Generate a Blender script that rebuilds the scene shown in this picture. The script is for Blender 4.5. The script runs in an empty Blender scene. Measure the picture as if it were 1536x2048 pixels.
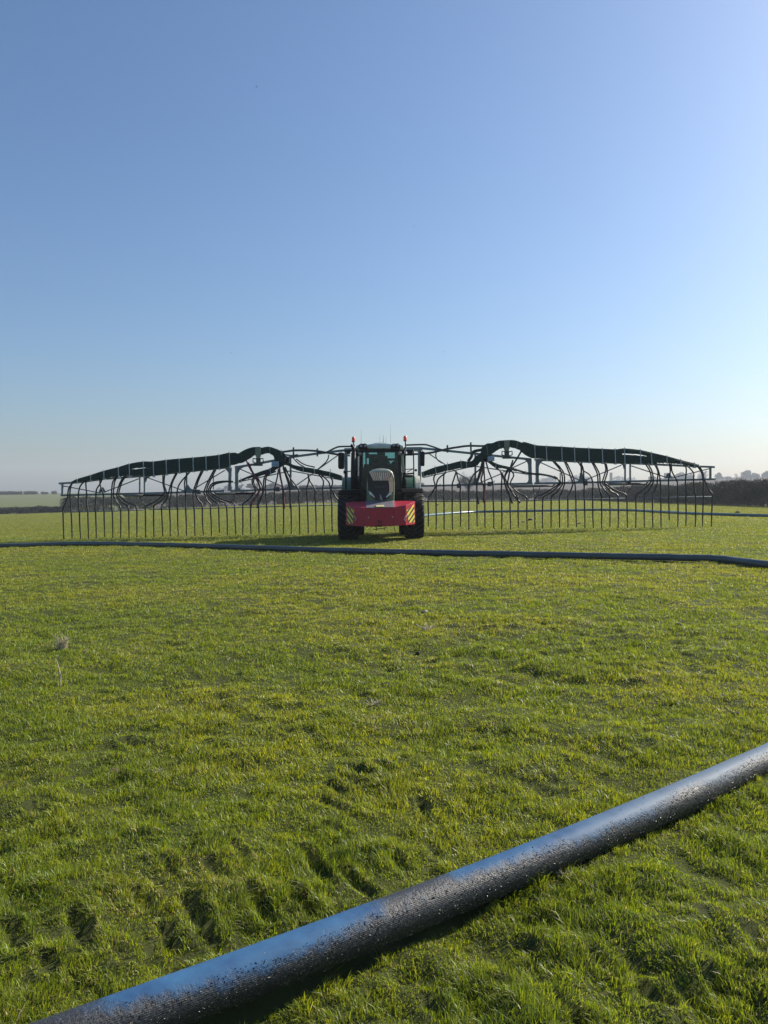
import bpy, bmesh, math, random
import numpy as np
from mathutils import Vector, Matrix, Quaternion

# ------------------------------------------------------------------ camera, sky, sun, exposure
sc = bpy.context.scene
R = math.radians
CAM_H, FPX = 1.6, 1538.0
PITCH, ROLL = R(1.42), R(-0.4)
cam_d = bpy.data.cameras.new('camera'); cam = bpy.data.objects.new('camera', cam_d)
sc.collection.objects.link(cam); sc.camera = cam
cam_d.sensor_fit = 'VERTICAL'; cam_d.sensor_height = 36.0; cam_d.sensor_width = 27.0
cam_d.lens = 36.0 * FPX / 2048.0
cam_d.clip_start = 0.05; cam_d.clip_end = 5000
RM = Matrix.Rotation(math.pi / 2 - PITCH, 3, 'X') @ Matrix.Rotation(ROLL, 3, 'Z')
cam.location = (0, 0, CAM_H); cam.rotation_euler = RM.to_euler()

SUN_EL, SUN_AZ = R(31), R(58)          # azimuth from straight ahead (+Y) towards the right (+X)
SKY_STRENGTH, SUN_STRENGTH, EXPOSURE = 0.091, 5.0, 0.58
w = bpy.data.worlds.new('World'); sc.world = w; w.use_nodes = True
nt = w.node_tree; bg = nt.nodes['Background']
sky = nt.nodes.new('ShaderNodeTexSky'); sky.sky_type = 'NISHITA'; sky.sun_disc = False
sky.sun_elevation = SUN_EL; sky.sun_rotation = SUN_AZ
sky.altitude = 60; sky.air_density = 1.2; sky.dust_density = 1.7; sky.ozone_density = 7.2
hs_ = nt.nodes.new('ShaderNodeHueSaturation'); hs_.inputs['Saturation'].default_value = 1.0
nt.links.new(sky.outputs[0], hs_.inputs['Color']); nt.links.new(hs_.outputs[0], bg.inputs[0]); bg.inputs[1].default_value = SKY_STRENGTH
sun_d = bpy.data.lights.new('sun', 'SUN'); sun_d.energy = SUN_STRENGTH; sun_d.angle = R(0.55); sun_d.color = (1.0, 0.93, 0.80)
sun = bpy.data.objects.new('sun', sun_d); sc.collection.objects.link(sun)
SUN_DIR = Vector((math.sin(SUN_AZ) * math.cos(SUN_EL), math.cos(SUN_AZ) * math.cos(SUN_EL), math.sin(SUN_EL)))
sun.rotation_euler = (-SUN_DIR).to_track_quat('-Z', 'Y').to_euler(); sun.location = (30, 20, 40)
sc.view_settings.view_transform = 'Standard'; sc.view_settings.look = 'None'
sc.view_settings.exposure = EXPOSURE; sc.view_settings.gamma = 1.0
sc.render.engine = 'CYCLES'
sc.cycles.use_denoising = True; sc.cycles.denoiser = 'OPENIMAGEDENOISE'; sc.cycles.denoising_prefilter = 'ACCURATE'
sc.cycles.max_bounces = 6; sc.cycles.transparent_max_bounces = 12
sc.cycles.volume_bounces = 0; sc.cycles.sample_clamp_indirect = 4.0

C = sc.collection
rng = np.random.default_rng(7); random.seed(7)

# ------------------------------------------------------------------ numeric helpers
def P(u, v, Y):
    d = RM @ Vector(((u - 768) / FPX, -(v - 1024) / FPX, -1.0))
    return Vector((0, 0, CAM_H)) + d * (Y / d.y)
def _hash(ix, iy, seed):
    h = (ix.astype(np.int64) * 374761393 + iy.astype(np.int64) * 668265263 + seed * 974634777) & 0x7fffffff
    h = ((h ^ (h >> 13)) * 1274126177) & 0x7fffffff
    return ((h ^ (h >> 16)) & 0xffff) / 65535.0
def vnoise(x, y, seed=0):
    x = np.asarray(x, float); y = np.asarray(y, float)
    ix = np.floor(x); iy = np.floor(y); fx = x - ix; fy = y - iy
    fx = fx * fx * (3 - 2 * fx); fy = fy * fy * (3 - 2 * fy)
    a = _hash(ix, iy, seed); b = _hash(ix + 1, iy, seed); c = _hash(ix, iy + 1, seed); d = _hash(ix + 1, iy + 1, seed)
    return (a * (1 - fx) + b * fx) * (1 - fy) + (c * (1 - fx) + d * fx) * fy
def fbm(x, y, seed=0, o=3):
    s = 0; a = 1; t = 0
    for i in range(o):
        s = s + a * vnoise(x * 2 ** i + 17.3 * i, y * 2 ** i - 9.1 * i, seed + i); t += a; a *= .5
    return s / t
def sm(a, b, x):
    t = np.clip((np.asarray(x, float) - a) / (b - a), 0, 1); return t * t * (3 - 2 * t)

def base_h(x, y):
    x = np.asarray(x, float); y = np.asarray(y, float)
    left = np.where(x > -15, 0.014 * x, -0.21 + 0.030 * (x + 15)); left = np.maximum(left, -1.75)
    right = 0.014 * x * np.exp(-(x / 25.0) ** 2)
    g = np.where(x < 0, left, right)
    b = np.clip(x / np.maximum(y, 1), -0.8, 0.8)
    top = np.interp(b, [-.8, -.5, -.25, -.1, .2, .5, .8], [2.6, 2.9, 3.4, 4.6, 6.8, 9.4, 11.5])
    ramp = sm(150, 520, y)
    g = g * (1 - ramp * .9) + top * ramp
    return g - np.maximum(y - 560, 0) * .03
def _flat(u, v):
    d = RM @ Vector(((u - 768) / FPX, -(v - 1024) / FPX, -1.0)); return d.x * -CAM_H / d.z, d.y * -CAM_H / d.z
DENTS = []
for u0, v0, u1, v1, w_, dp in [(604, 1692, 664, 1768, .034, .055), (584, 1776, 628, 1822, .034, .05), (642, 1592, 700, 1622, .04, .045), (655, 1650, 690, 1672, .03, .04), (845, 1605, 856, 1632, .03, .045), (690, 1745, 740, 1790, .035, .035),
                              (20, 1835, 46, 1885, .04, .055), (150, 1812, 178, 1868, .04, .06), (270, 1770, 300, 1800, .035, .045), (380, 1790, 412, 1850, .04, .05), (410, 1850, 445, 1885, .03, .04), (505, 1780, 540, 1830, .035, .05), (230, 1880, 255, 1900, .03, .04), (90, 1900, 110, 1925, .03, .04), (330, 1842, 350, 1880, .03, .045), (470, 1690, 500, 1730, .03, .035), (420, 1720, 445, 1755, .03, .03), (330, 1715, 350, 1740, .03, .03),
                              (690, 1530, 745, 1552, .045, .06), (660, 1562, 685, 1576, .035, .05), (752, 1528, 775, 1540, .035, .04), (715, 1382, 740, 1388, .045, .04), (1460, 1330, 1485, 1342, .05, .045), (1060, 1476, 1110, 1488, .04, .05), (1235, 1500, 1262, 1515, .04, .045), (255, 1464, 282, 1474, .05, .05), (165, 1440, 190, 1446, .04, .035),
                              (1190, 1915, 1222, 1935, .03, .04), (1005, 1960, 1035, 1985, .03, .045), (1040, 1878, 1070, 1895, .03, .04), (1290, 1980, 1330, 2005, .035, .045), (1500, 1885, 1530, 1925, .035, .05), (1400, 1830, 1425, 1850, .03, .03), (860, 2000, 890, 2030, .03, .04), (1420, 1960, 1450, 1990, .03, .035), (1120, 2010, 1160, 2040, .03, .035),
                              (900, 1465, 930, 1475, .04, .035), (1320, 1440, 1350, 1450, .04, .035), (560, 1450, 590, 1460, .04, .035), (60, 1600, 90, 1612, .04, .035), (480, 1610, 500, 1625, .035, .035), (1100, 1560, 1120, 1572, .035, .035), (860, 1690, 880, 1712, .03, .035), (780, 1715, 810, 1745, .03, .03)]:
    a_ = _flat(u0, v0); b_ = _flat(u1, v1); DENTS.append((a_[0], a_[1], b_[0], b_[1], w_, dp))
def bump_h(x, y):
    x = np.asarray(x, float); y = np.asarray(y, float)
    f = 1 / (1 + (np.maximum(y, 0) / 30) ** 2)
    big = (fbm(x / 3.0, y / 3.0, 3, 2) - .5) * .10
    med = (fbm(x / .45, y / .45, 11, 3) - .5) * .10
    pm = sm(.50, .72, fbm(x / 1.3, y / 1.3, 21, 2))
    fine = (fbm(x / .14, y / .14, 31, 2) - .5) * (.030 + .05 * pm)
    dent = np.zeros_like(x)
    for (ax, ay, bx, by, wd_, dp) in DENTS:
        k = (np.abs(x - (ax + bx) / 2) < .6) & (np.abs(y - (ay + by) / 2) < .6)
        if not k.any(): continue
        xx, yy = x[k], y[k]; dx, dy = bx - ax, by - ay; L2 = dx * dx + dy * dy + 1e-9
        wd_ = wd_ * .95; dp = dp * .60; t_ = np.clip(((xx - ax) * dx + (yy - ay) * dy) / L2, 0, 1); ds = np.hypot(xx - ax - t_ * dx, yy - ay - t_ * dy) / wd_
        ds = ds * (.8 + .5 * vnoise(xx / .07, yy / .07, 77))
        dent[k] += dp * (-np.exp(-ds ** 4) + .45 * np.exp(-((ds - 1.6) / .55) ** 2))
    return (big + med + fine) * f + dent
def G(x, y): return base_h(x, y) + bump_h(x, y)
def ground_px(u, v, lift=0.0):
    d = RM @ Vector(((u - 768) / FPX, -(v - 1024) / FPX, -1.0)); t = 1.0
    for _ in range(60):
        p = Vector((0, 0, CAM_H)) + d * t
        gz = float(base_h(p.x, p.y)) + lift
        t2 = (gz - CAM_H) / d.z
        t = t + .6 * (t2 - t)
    p = Vector((0, 0, CAM_H)) + d * t
    return Vector((p.x, p.y, float(base_h(p.x, p.y)) + lift))

def catmull(pts, n=6):
    pts = [Vector(p) for p in pts]
    if len(pts) < 3: return pts
    out = []; q = [pts[0] * 2 - pts[1]] + pts + [pts[-1] * 2 - pts[-2]]
    for i in range(1, len(q) - 2):
        p0, p1, p2, p3 = q[i - 1], q[i], q[i + 1], q[i + 2]
        for k in range(n):
            t = k / n
            out.append(.5 * ((2 * p1) + (p2 - p0) * t + (2 * p0 - 5 * p1 + 4 * p2 - p3) * t * t + (3 * p1 - p0 - 3 * p2 + p3) * t ** 3))
    out.append(pts[-1]); return out

# ------------------------------------------------------------------ mesh builder
class MB:
    def __init__(s): s.v = []; s.f = []; s.s = []; s.m = []; s.uv = {}
    def add(s, vs, fs, smooth=False, mi=0):
        o = len(s.v); s.v += [tuple(v) for v in vs]
        for f in fs: s.f.append([o + i for i in f]); s.s.append(smooth); s.m.append(mi)
        return o
    def tube(s, pts, r, n=8, smooth=True, caps=True, mi=0, roll=0.0):
        pts = [Vector(p) for p in pts]; k = len(pts)
        rs = r if isinstance(r, (list, tuple)) else [r] * k
        vs = []; prev = None
        for i, p in enumerate(pts):
            t = (pts[min(i + 1, k - 1)] - pts[max(i - 1, 0)])
            t = t.normalized() if t.length > 1e-9 else Vector((0, 0, 1))
            if prev is None:
                a = Vector((0, 1, 0)) if abs(t.y) < .9 else Vector((1, 0, 0))
                nrm = (a - t * a.dot(t)).normalized()
            else:
                nrm = prev - t * prev.dot(t)
                nrm = nrm.normalized() if nrm.length > 1e-6 else t.orthogonal().normalized()
            prev = nrm; bi = t.cross(nrm)
            for j in range(n):
                a = 2 * math.pi * j / n + roll
                vs.append(p + (nrm * math.cos(a) + bi * math.sin(a)) * rs[i])
        fs = [(i * n + j, i * n + (j + 1) % n, (i + 1) * n + (j + 1) % n, (i + 1) * n + j) for i in range(k - 1) for j in range(n)]
        o = s.add(vs, fs, smooth and n > 4, mi)
        if caps:
            s.f += [[o + j for j in range(n)][::-1], [o + (k - 1) * n + j for j in range(n)]]; s.s += [False, False]; s.m += [mi, mi]
    def bar(s, a, b, r, mi=0): s.tube([a, b], r * 1.2, 4, False, True, mi, math.pi / 4)
    def box(s, c, size, rot=None, mi=0):
        c = Vector(c); hx, hy, hz = [q / 2 for q in size]
        vs = [Vector((x, y, z)) for x in (-hx, hx) for y in (-hy, hy) for z in (-hz, hz)]
        if rot is not None: vs = [rot @ v for v in vs]
        s.add([c + v for v in vs], [(0, 1, 3, 2), (4, 6, 7, 5), (0, 4, 5, 1), (2, 3, 7, 6), (0, 2, 6, 4), (1, 5, 7, 3)], False, mi)
    def prism(s, poly, depth, mi=0):
        """poly: world points in order; extruded by the vector depth"""
        poly = [Vector(p) for p in poly]; k = len(poly); d = Vector(depth)
        s.add(poly + [p + d for p in poly], [list(range(k))[::-1], list(range(k, 2 * k))] + [(i, (i + 1) % k, k + (i + 1) % k, k + i) for i in range(k)], False, mi)
    def loft(s, rings, smooth=False, closed=True, caps=True, mi=0):
        n = len(rings[0]); vs = [v for r_ in rings for v in r_]; m = n if closed else n - 1
        fs = [(i * n + j, i * n + (j + 1) % n, (i + 1) * n + (j + 1) % n, (i + 1) * n + j) for i in range(len(rings) - 1) for j in range(m)]
        o = s.add(vs, fs, smooth, mi)
        if caps and closed:
            s.f += [[o + j for j in range(n)][::-1], [o + (len(rings) - 1) * n + j for j in range(n)]]; s.s += [False] * 2; s.m += [mi] * 2
    def sphere(s, c, r, n=10, m=6, sc_=(1, 1, 1), mi=0):
        vs = []; c = Vector(c)
        for i in range(m + 1):
            th = math.pi * i / m
            for j in range(n):
                ph = 2 * math.pi * j / n
                vs.append(c + Vector((math.sin(th) * math.cos(ph) * sc_[0], math.sin(th) * math.sin(ph) * sc_[1], math.cos(th) * sc_[2])) * r)
        s.add(vs, [(i * n + j, (i + 1) * n + j, (i + 1) * n + (j + 1) % n, i * n + (j + 1) % n) for i in range(m) for j in range(n)], True, mi)
    def lathe(s, c, axis, prof, n=32, smooth=True, mi=0):
        """prof: (along axis, radius) pairs"""
        c = Vector(c); ax = Vector(axis).normalized(); a = ax.orthogonal().normalized(); b = ax.cross(a)
        rings = [[c + ax * t + (a * math.cos(2 * math.pi * j / n) + b * math.sin(2 * math.pi * j / n)) * r_ for j in range(n)] for t, r_ in prof]
        s.loft(rings, smooth, True, True, mi)
    def build(s, name, mats, parent=None, bevel=0, seg=2):
        off = Vector((0, 0, 0))
        if parent is not None: off = wloc(parent)
        me = bpy.data.meshes.new(name)
        me.from_pydata([(v[0] - off.x, v[1] - off.y, v[2] - off.z) for v in s.v], [], s.f)
        me.polygons.foreach_set('use_smooth', s.s); me.polygons.foreach_set('material_index', s.m)
        for m_ in (mats if isinstance(mats, (list, tuple)) else [mats]): me.materials.append(m_)
        bm = bmesh.new(); bm.from_mesh(me); bmesh.ops.recalc_face_normals(bm, faces=bm.faces); bm.to_mesh(me); bm.free()
        me.update()
        o = bpy.data.objects.new(name, me); C.objects.link(o)
        if parent is not None: o.parent = parent
        if bevel:
            b = o.modifiers.new('edge', 'BEVEL'); b.width = bevel; b.segments = seg; b.limit_method = 'ANGLE'; b.angle_limit = R(40)
        return o
def wloc(o):
    p = Vector((0, 0, 0))
    while o is not None: p = p + o.location; o = o.parent
    return p
def tag(o, label=None, cat=None, group=None, kind=None):
    if label: o['label'] = label
    if cat: o['category'] = cat
    if group: o['group'] = group
    if kind: o['kind'] = kind
    return o
def empty(name, loc, parent=None):
    o = bpy.data.objects.new(name, None); C.objects.link(o); o.empty_display_size = .3
    if parent is not None: o.parent = parent; loc = Vector(loc) - wloc(parent)
    o.location = loc; return o

# ------------------------------------------------------------------ materials
def mat(name, col, rough=.5, metal=0.0, var=.18, scale=6.0, bump=0.0, coat=0.0, spec=.5, dirt=None, dirt_amt=.0):
    m = bpy.data.materials.new(name); m.use_nodes = True; t = m.node_tree; b = t.nodes['Principled BSDF']
    tc = t.nodes.new('ShaderNodeTexCoord'); n = t.nodes.new('ShaderNodeTexNoise')
    n.inputs['Scale'].default_value = scale; n.inputs['Detail'].default_value = 6; n.inputs['Roughness'].default_value = .65
    t.links.new(tc.outputs['Object'], n.inputs['Vector'])
    rp = t.nodes.new('ShaderNodeValToRGB'); rp.color_ramp.elements[0].position = .3; rp.color_ramp.elements[1].position = .7
    rp.color_ramp.elements[0].color = (*[c * (1 - var) for c in col], 1); rp.color_ramp.elements[1].color = (*[min(1, c * (1 + var)) for c in col], 1)
    t.links.new(n.outputs['Fac'], rp.inputs[0]); out = rp.outputs[0]
    if dirt is not None:
        n2 = t.nodes.new('ShaderNodeTexNoise'); n2.inputs['Scale'].default_value = scale * .45; n2.inputs['Detail'].default_value = 8; n2.inputs['Roughness'].default_value = .7
        t.links.new(tc.outputs['Object'], n2.inputs['Vector'])
        mr = t.nodes.new('ShaderNodeMapRange'); mr.inputs[1].default_value = .48; mr.inputs[2].default_value = .68; mr.inputs[3].default_value = 0; mr.inputs[4].default_value = dirt_amt
        t.links.new(n2.outputs['Fac'], mr.inputs[0])
        mx = t.nodes.new('ShaderNodeMix'); mx.data_type = 'RGBA'; t.links.new(mr.outputs[0], mx.inputs[0]); t.links.new(out, mx.inputs[6]); mx.inputs[7].default_value = (*dirt, 1)
        out = mx.outputs[2]
    t.links.new(out, b.inputs['Base Color'])
    b.inputs['Roughness'].default_value = rough; b.inputs['Metallic'].default_value = metal
    b.inputs['Coat Weight'].default_value = coat; b.inputs['Specular IOR Level'].default_value = spec
    mr = t.nodes.new('ShaderNodeMapRange'); mr.inputs[3].default_value = max(0, rough - .08); mr.inputs[4].default_value = min(1, rough + .12)
    t.links.new(n.outputs['Fac'], mr.inputs[0]); t.links.new(mr.outputs[0], b.inputs['Roughness'])
    if bump:
        bp = t.nodes.new('ShaderNodeBump'); bp.inputs['Strength'].default_value = bump; bp.inputs['Distance'].default_value = .01
        t.links.new(n.outputs['Fac'], bp.inputs['Height']); t.links.new(bp.outputs[0], b.inputs['Normal'])
    return m
MUD = (.07, .055, .04)
M = dict(
    red=mat('red_paint', (.44, .012, .036), .40, coat=.2, spec=.4, dirt=(.27, .022, .04), dirt_amt=.6),
    grey_plate=mat('grey_plate', (.16, .145, .16), .5, dirt=MUD, dirt_amt=.2),
    green=mat('green_paint', (.055, .13, .055), .35, coat=.4, dirt=MUD, dirt_amt=.3),
    bonnet=mat('dusty_green_paint', (.10, .16, .085), .32, coat=.5, dirt=(.17, .18, .12), dirt_amt=.5),
    cream=mat('cream_rim_and_lit_edge', (.62, .58, .46), .42),
    rib=mat('beige_rib', (.85, .58, .40), .34),
    ribdark=mat('brown_gap', (.06, .045, .04), .5),
    grille=mat('dark_grille', (.018, .016, .018), .55, scale=60, bump=.4),
    roof=mat('roof_grey', (.58, .62, .58), .4),
    black=mat('black_plastic', (.006, .006, .008), .5, spec=.25),
    guard=mat('dull_black_plastic', (.006, .006, .007), .95, spec=.05),
    pale_green=mat('pale_green_lit_post', (.42, .50, .36), .4, coat=.3),
    rubber=mat('tyre_rubber', (.008, .008, .010), .8, scale=14, spec=.2, dirt=(.035, .03, .022), dirt_amt=.5),
    lug=mat('tyre_lug', (.022, .021, .020), .6, scale=14, spec=.3, dirt=(.12, .10, .07), dirt_amt=.7),
    steel=mat('galvanised_steel', (.16, .20, .215), .42, .35, dirt=(.09, .10, .095), dirt_amt=.5),
    steel_d=mat('dark_steel', (.055, .07, .075), .45, .3),
    rail=mat('weathered_rail', (.20, .235, .24), .75, 0, spec=.2),
    steel_l=mat('light_steel', (.38, .44, .45), .55, 0),
    hose=mat('green_black_hose', (.012, .046, .038), .40, var=.3, spec=.4),
    hose_d=mat('black_hose', (.008, .011, .011), .42, var=.25),
    hose_r=mat('dark_red_hose', (.16, .018, .02), .5, dirt=(.03, .01, .01), dirt_amt=.7),
    orange=mat('amber_lens', (.85, .10, .02), .25, coat=.4),
    silver=mat('silver', (.6, .6, .6), .25, .8),
    lens=mat('lamp_glass', (.30, .31, .32), .18, coat=.6),
    lampbody=mat('lamp_body', (.16, .15, .12), .4),
    plate=mat('plate_yellow', (.62, .56, .28), .45),
    box=mat('control_box', (.30, .38, .47), .4),
    olive=mat('olive_sleeve', (.20, .22, .15), .5, .2),
    soil=mat('soil', (.045, .034, .024), .9, scale=40, bump=1),
    stone=mat('stone', (.24, .20, .185), .8, scale=30, bump=.5),
    straw=mat('dry_straw', (.50, .43, .28), .75, var=.3, scale=20),
    dung=mat('dry_dung', (.13, .09, .055), .9, scale=60, bump=1),
    skin=mat('skin', (.42, .24, .17), .6),
    maroon=mat('maroon_cloth', (.10, .02, .03), .85, scale=30),
    hivis=mat('orange_red_cloth', (.45, .05, .035), .8, scale=30),
    dcloth=mat('dark_cloth', (.02, .022, .03), .85, scale=30),
    bird=mat('dark_feather', (.02, .02, .022), .8),
    bark=mat('bark', (.06, .052, .045), .9, scale=5, bump=.5),
    twig=mat('twigs', (.052, .043, .034), .9, var=.45, scale=.6),
    hedge=mat('hedge_twigs', (.066, .053, .036), .9, var=.75, scale=.5),
    hedge_g=mat('hedge_leaves', (.030, .036, .014), .8, var=.5, scale=.7),
    ever=mat('evergreen', (.022, .036, .020), .8, var=.4, scale=.5),
    wall=mat('far_wall', (.20, .19, .18), .9), roofm=mat('far_roof', (.10, .08, .075), .9),
)
def glass_mat():
    m = bpy.data.materials.new('tinted_glass'); m.use_nodes = True; t = m.node_tree; t.nodes.remove(t.nodes['Principled BSDF'])
    out = t.nodes['Material Output']; tr = t.nodes.new('ShaderNodeBsdfTransparent'); tr.inputs[0].default_value = (.36, .59, .59, 1)
    gl = t.nodes.new('ShaderNodeBsdfGlossy'); gl.inputs['Roughness'].default_value = .03
    fr = t.nodes.new('ShaderNodeFresnel'); fr.inputs[0].default_value = 1.5
    mx = t.nodes.new('ShaderNodeMixShader'); t.links.new(fr.outputs[0], mx.inputs[0]); t.links.new(tr.outputs[0], mx.inputs[1]); t.links.new(gl.outputs[0], mx.inputs[2])
    t.links.new(mx.outputs[0], out.inputs[0]); return m
M['glass'] = glass_mat()
def stripe_mat(sign):
    m = bpy.data.materials.new('hazard_stripes'); m.use_nodes = True; t = m.node_tree; b = t.nodes['Principled BSDF']
    uv = t.nodes.new('ShaderNodeUVMap'); sp = t.nodes.new('ShaderNodeSeparateXYZ'); t.links.new(uv.outputs[0], sp.inputs[0])
    a = t.nodes.new('ShaderNodeMath'); a.operation = 'MULTIPLY'; a.inputs[1].default_value = sign * 1.05; t.links.new(sp.outputs[0], a.inputs[0])
    ad = t.nodes.new('ShaderNodeMath'); ad.operation = 'ADD'; t.links.new(a.outputs[0], ad.inputs[0]); t.links.new(sp.outputs[1], ad.inputs[1])
    mu = t.nodes.new('ShaderNodeMath'); mu.operation = 'MULTIPLY'; mu.inputs[1].default_value = 1 / .74; t.links.new(ad.outputs[0], mu.inputs[0])
    fr = t.nodes.new('ShaderNodeMath'); fr.operation = 'FRACT'; t.links.new(mu.outputs[0], fr.inputs[0])
    gt = t.nodes.new('ShaderNodeMath'); gt.operation = 'GREATER_THAN'; gt.inputs[1].default_value = .44; t.links.new(fr.outputs[0], gt.inputs[0])
    mx = t.nodes.new('ShaderNodeMix'); mx.data_type = 'RGBA'; t.links.new(gt.outputs[0], mx.inputs[0])
    mx.inputs[6].default_value = (.015, .016, .014, 1); mx.inputs[7].default_value = (.74, .60, .10, 1)
    t.links.new(mx.outputs[2], b.inputs['Base Color']); b.inputs['Roughness'].default_value = .4
    return m

# ------------------------------------------------------------------ ground
def ground_material(name, cols, far_mix, thatch=False):
    m = bpy.data.materials.new(name); m.use_nodes = True; t = m.node_tree; b = t.nodes['Principled BSDF']
    g = t.nodes.new('ShaderNodeNewGeometry')
    def noise(scale, vec_scale=(1, 1, 1), detail=6):
        mp = t.nodes.new('ShaderNodeMapping'); mp.inputs['Scale'].default_value = vec_scale; t.links.new(g.outputs['Position'], mp.inputs[0])
        n = t.nodes.new('ShaderNodeTexNoise'); n.inputs['Scale'].default_value = scale; n.inputs['Detail'].default_value = detail; n.inputs['Roughness'].default_value = .7
        t.links.new(mp.outputs[0], n.inputs[0]); return n
    n1 = noise(.35); n2 = noise(2.2, (1, .6, 1), 10); n3 = noise(.09)
    r1 = t.nodes.new('ShaderNodeValToRGB'); e = r1.color_ramp.elements
    e[0].position = .36; e[0].color = (*cols[0], 1); e[1].position = .66; e[1].color = (*cols[2], 1)
    k = e.new(.5); k.color = (*cols[1], 1)
    mixn = t.nodes.new('ShaderNodeMath'); mixn.operation = 'MULTIPLY_ADD'; mixn.inputs[1].default_value = .55; t.links.new(n2.outputs['Fac'], mixn.inputs[0])
    h = t.nodes.new('ShaderNodeMath'); h.operation = 'MULTIPLY'; h.inputs[1].default_value = .45; t.links.new(n1.outputs['Fac'], h.inputs[0]); t.links.new(h.outputs[0], mixn.inputs[2])
    t.links.new(mixn.outputs[0], r1.inputs[0])
    mx = t.nodes.new('ShaderNodeMix'); mx.data_type = 'RGBA'; mx.blend_type = 'MIX'
    mr = t.nodes.new('ShaderNodeMapRange'); mr.inputs[1].default_value = .45; mr.inputs[2].default_value = .7; mr.inputs[4].default_value = .5; t.links.new(n3.outputs['Fac'], mr.inputs[0])
    t.links.new(mr.outputs[0], mx.inputs[0]); t.links.new(r1.outputs[0], mx.inputs[6]); mx.inputs[7].default_value = (*cols[3], 1)
    t.links.new(mx.outputs[2], b.inputs['Base Color']); b.inputs['Roughness'].default_value = .95; b.inputs['Specular IOR Level'].default_value = .15
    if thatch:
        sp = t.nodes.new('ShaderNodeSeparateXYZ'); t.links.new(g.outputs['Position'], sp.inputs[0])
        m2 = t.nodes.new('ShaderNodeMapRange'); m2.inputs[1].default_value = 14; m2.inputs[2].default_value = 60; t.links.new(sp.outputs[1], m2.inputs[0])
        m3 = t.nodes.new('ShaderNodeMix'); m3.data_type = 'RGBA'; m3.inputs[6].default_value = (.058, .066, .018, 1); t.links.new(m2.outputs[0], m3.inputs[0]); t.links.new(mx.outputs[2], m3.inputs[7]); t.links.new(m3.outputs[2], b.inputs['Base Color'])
    nb = noise(9, (1, 1, 1), 8); bp = t.nodes.new('ShaderNodeBump'); bp.inputs['Strength'].default_value = .6; bp.inputs['Distance'].default_value = far_mix
    t.links.new(nb.outputs['Fac'], bp.inputs['Height']); t.links.new(bp.outputs[0], b.inputs['Normal'])
    return m
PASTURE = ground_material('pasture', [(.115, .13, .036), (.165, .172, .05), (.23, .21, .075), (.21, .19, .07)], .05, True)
FARGREEN = ground_material('far_pasture', [(.10, .12, .045), (.12, .135, .05), (.145, .15, .065), (.135, .135, .065)], .03)
PLOUGH = ground_material('ploughed', [(.075, .062, .052), (.09, .075, .062), (.105, .088, .072), (.095, .085, .062)], .05)

ys = [-8.0]
while ys[-1] < 1300:
    y = ys[-1]; ys.append(y + (.25 if y < 1.2 else max(.028, .011 * y if y < 60 else .03 * y)))
ys = np.array(ys); NX = 420
s_ = np.linspace(-1, 1, NX); s_ = np.sign(s_) * (np.abs(s_) ** 1.5)
XX = s_[None, :] * (ys[:, None] + 18) * .95; YY = np.repeat(ys[:, None], NX, 1)
ZZ = G(XX, YY)
V = np.stack([XX, YY, ZZ], -1).reshape(-1, 3)
ii, jj = np.meshgrid(np.arange(len(ys) - 1), np.arange(NX - 1), indexing='ij')
q0 = (ii * NX + jj).ravel(); F = np.stack([q0, q0 + 1, q0 + NX + 1, q0 + NX], 1)
cx = XX.ravel()[q0]; cy = YY.ravel()[q0]
cls = np.zeros(len(q0), int)
beyond = (cy > 141) | (cx > 37.2)
cls[beyond] = np.where((cx / np.maximum(cy, 1))[beyond] > -.30, 1, 2)
def np_mesh(name, V, F, mats, smooth=True):
    used = np.unique(F); mp = np.full(len(V), -1); mp[used] = np.arange(len(used)); V = V[used]; F = mp[F]
    me = bpy.data.meshes.new(name); me.vertices.add(len(V)); me.vertices.foreach_set('co', V.astype(np.float32).ravel())
    k = F.shape[1]; me.loops.add(F.size); me.loops.foreach_set('vertex_index', F.astype(np.int32).ravel())
    me.polygons.add(len(F)); me.polygons.foreach_set('loop_start', np.arange(0, F.size, k, dtype=np.int32)); me.polygons.foreach_set('loop_total', np.full(len(F), k, np.int32))
    me.polygons.foreach_set('use_smooth', np.full(len(F), smooth)); me.update(calc_edges=True)
    for m_ in mats: me.materials.append(m_)
    o = bpy.data.objects.new(name, me); C.objects.link(o); return o
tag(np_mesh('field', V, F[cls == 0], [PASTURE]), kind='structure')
tag(np_mesh('ploughed_field', V, F[cls == 1], [PLOUGH]), kind='structure')
tag(np_mesh('far_field', V, F[cls == 2], [FARGREEN]), kind='structure')

# ------------------------------------------------------------------ the near pipe
PX0, PY0, PTH, PK, PR = 0.389, 2.979, 0.6156, 0.0261, 0.0735
def pipe_axis(s):
    return PX0 + s * math.cos(PTH) - PK * s * s * math.sin(PTH) / 2, PY0 + s * math.sin(PTH) + PK * s * s * math.cos(PTH) / 2
NS, NA = 520, 120
S = np.linspace(-3.2, 6.5, NS); A = np.linspace(0, 2 * np.pi, NA, endpoint=False)
ax_ = PX0 + S * math.cos(PTH) - PK * S * S * math.sin(PTH) / 2; ay_ = PY0 + S * math.sin(PTH) + PK * S * S * math.cos(PTH) / 2
az_ = PR * (1 + .034 * np.clip(S, 0, 1.8)) + .004
nxy = (-math.sin(PTH), math.cos(PTH))
rr = PR * (1 + .014 * (vnoise(S * .9, S * 0, 5) - .5) + .034 * np.clip(S, 0, 1.8))
PV = np.stack([ax_[:, None] + nxy[0] * rr[:, None] * np.cos(A), ay_[:, None] + nxy[1] * rr[:, None] * np.cos(A), az_[:, None] + rr[:, None] * np.sin(A)], -1).reshape(-1, 3)
i_, j_ = np.meshgrid(np.arange(NS - 1), np.arange(NA), indexing='ij')
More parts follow.
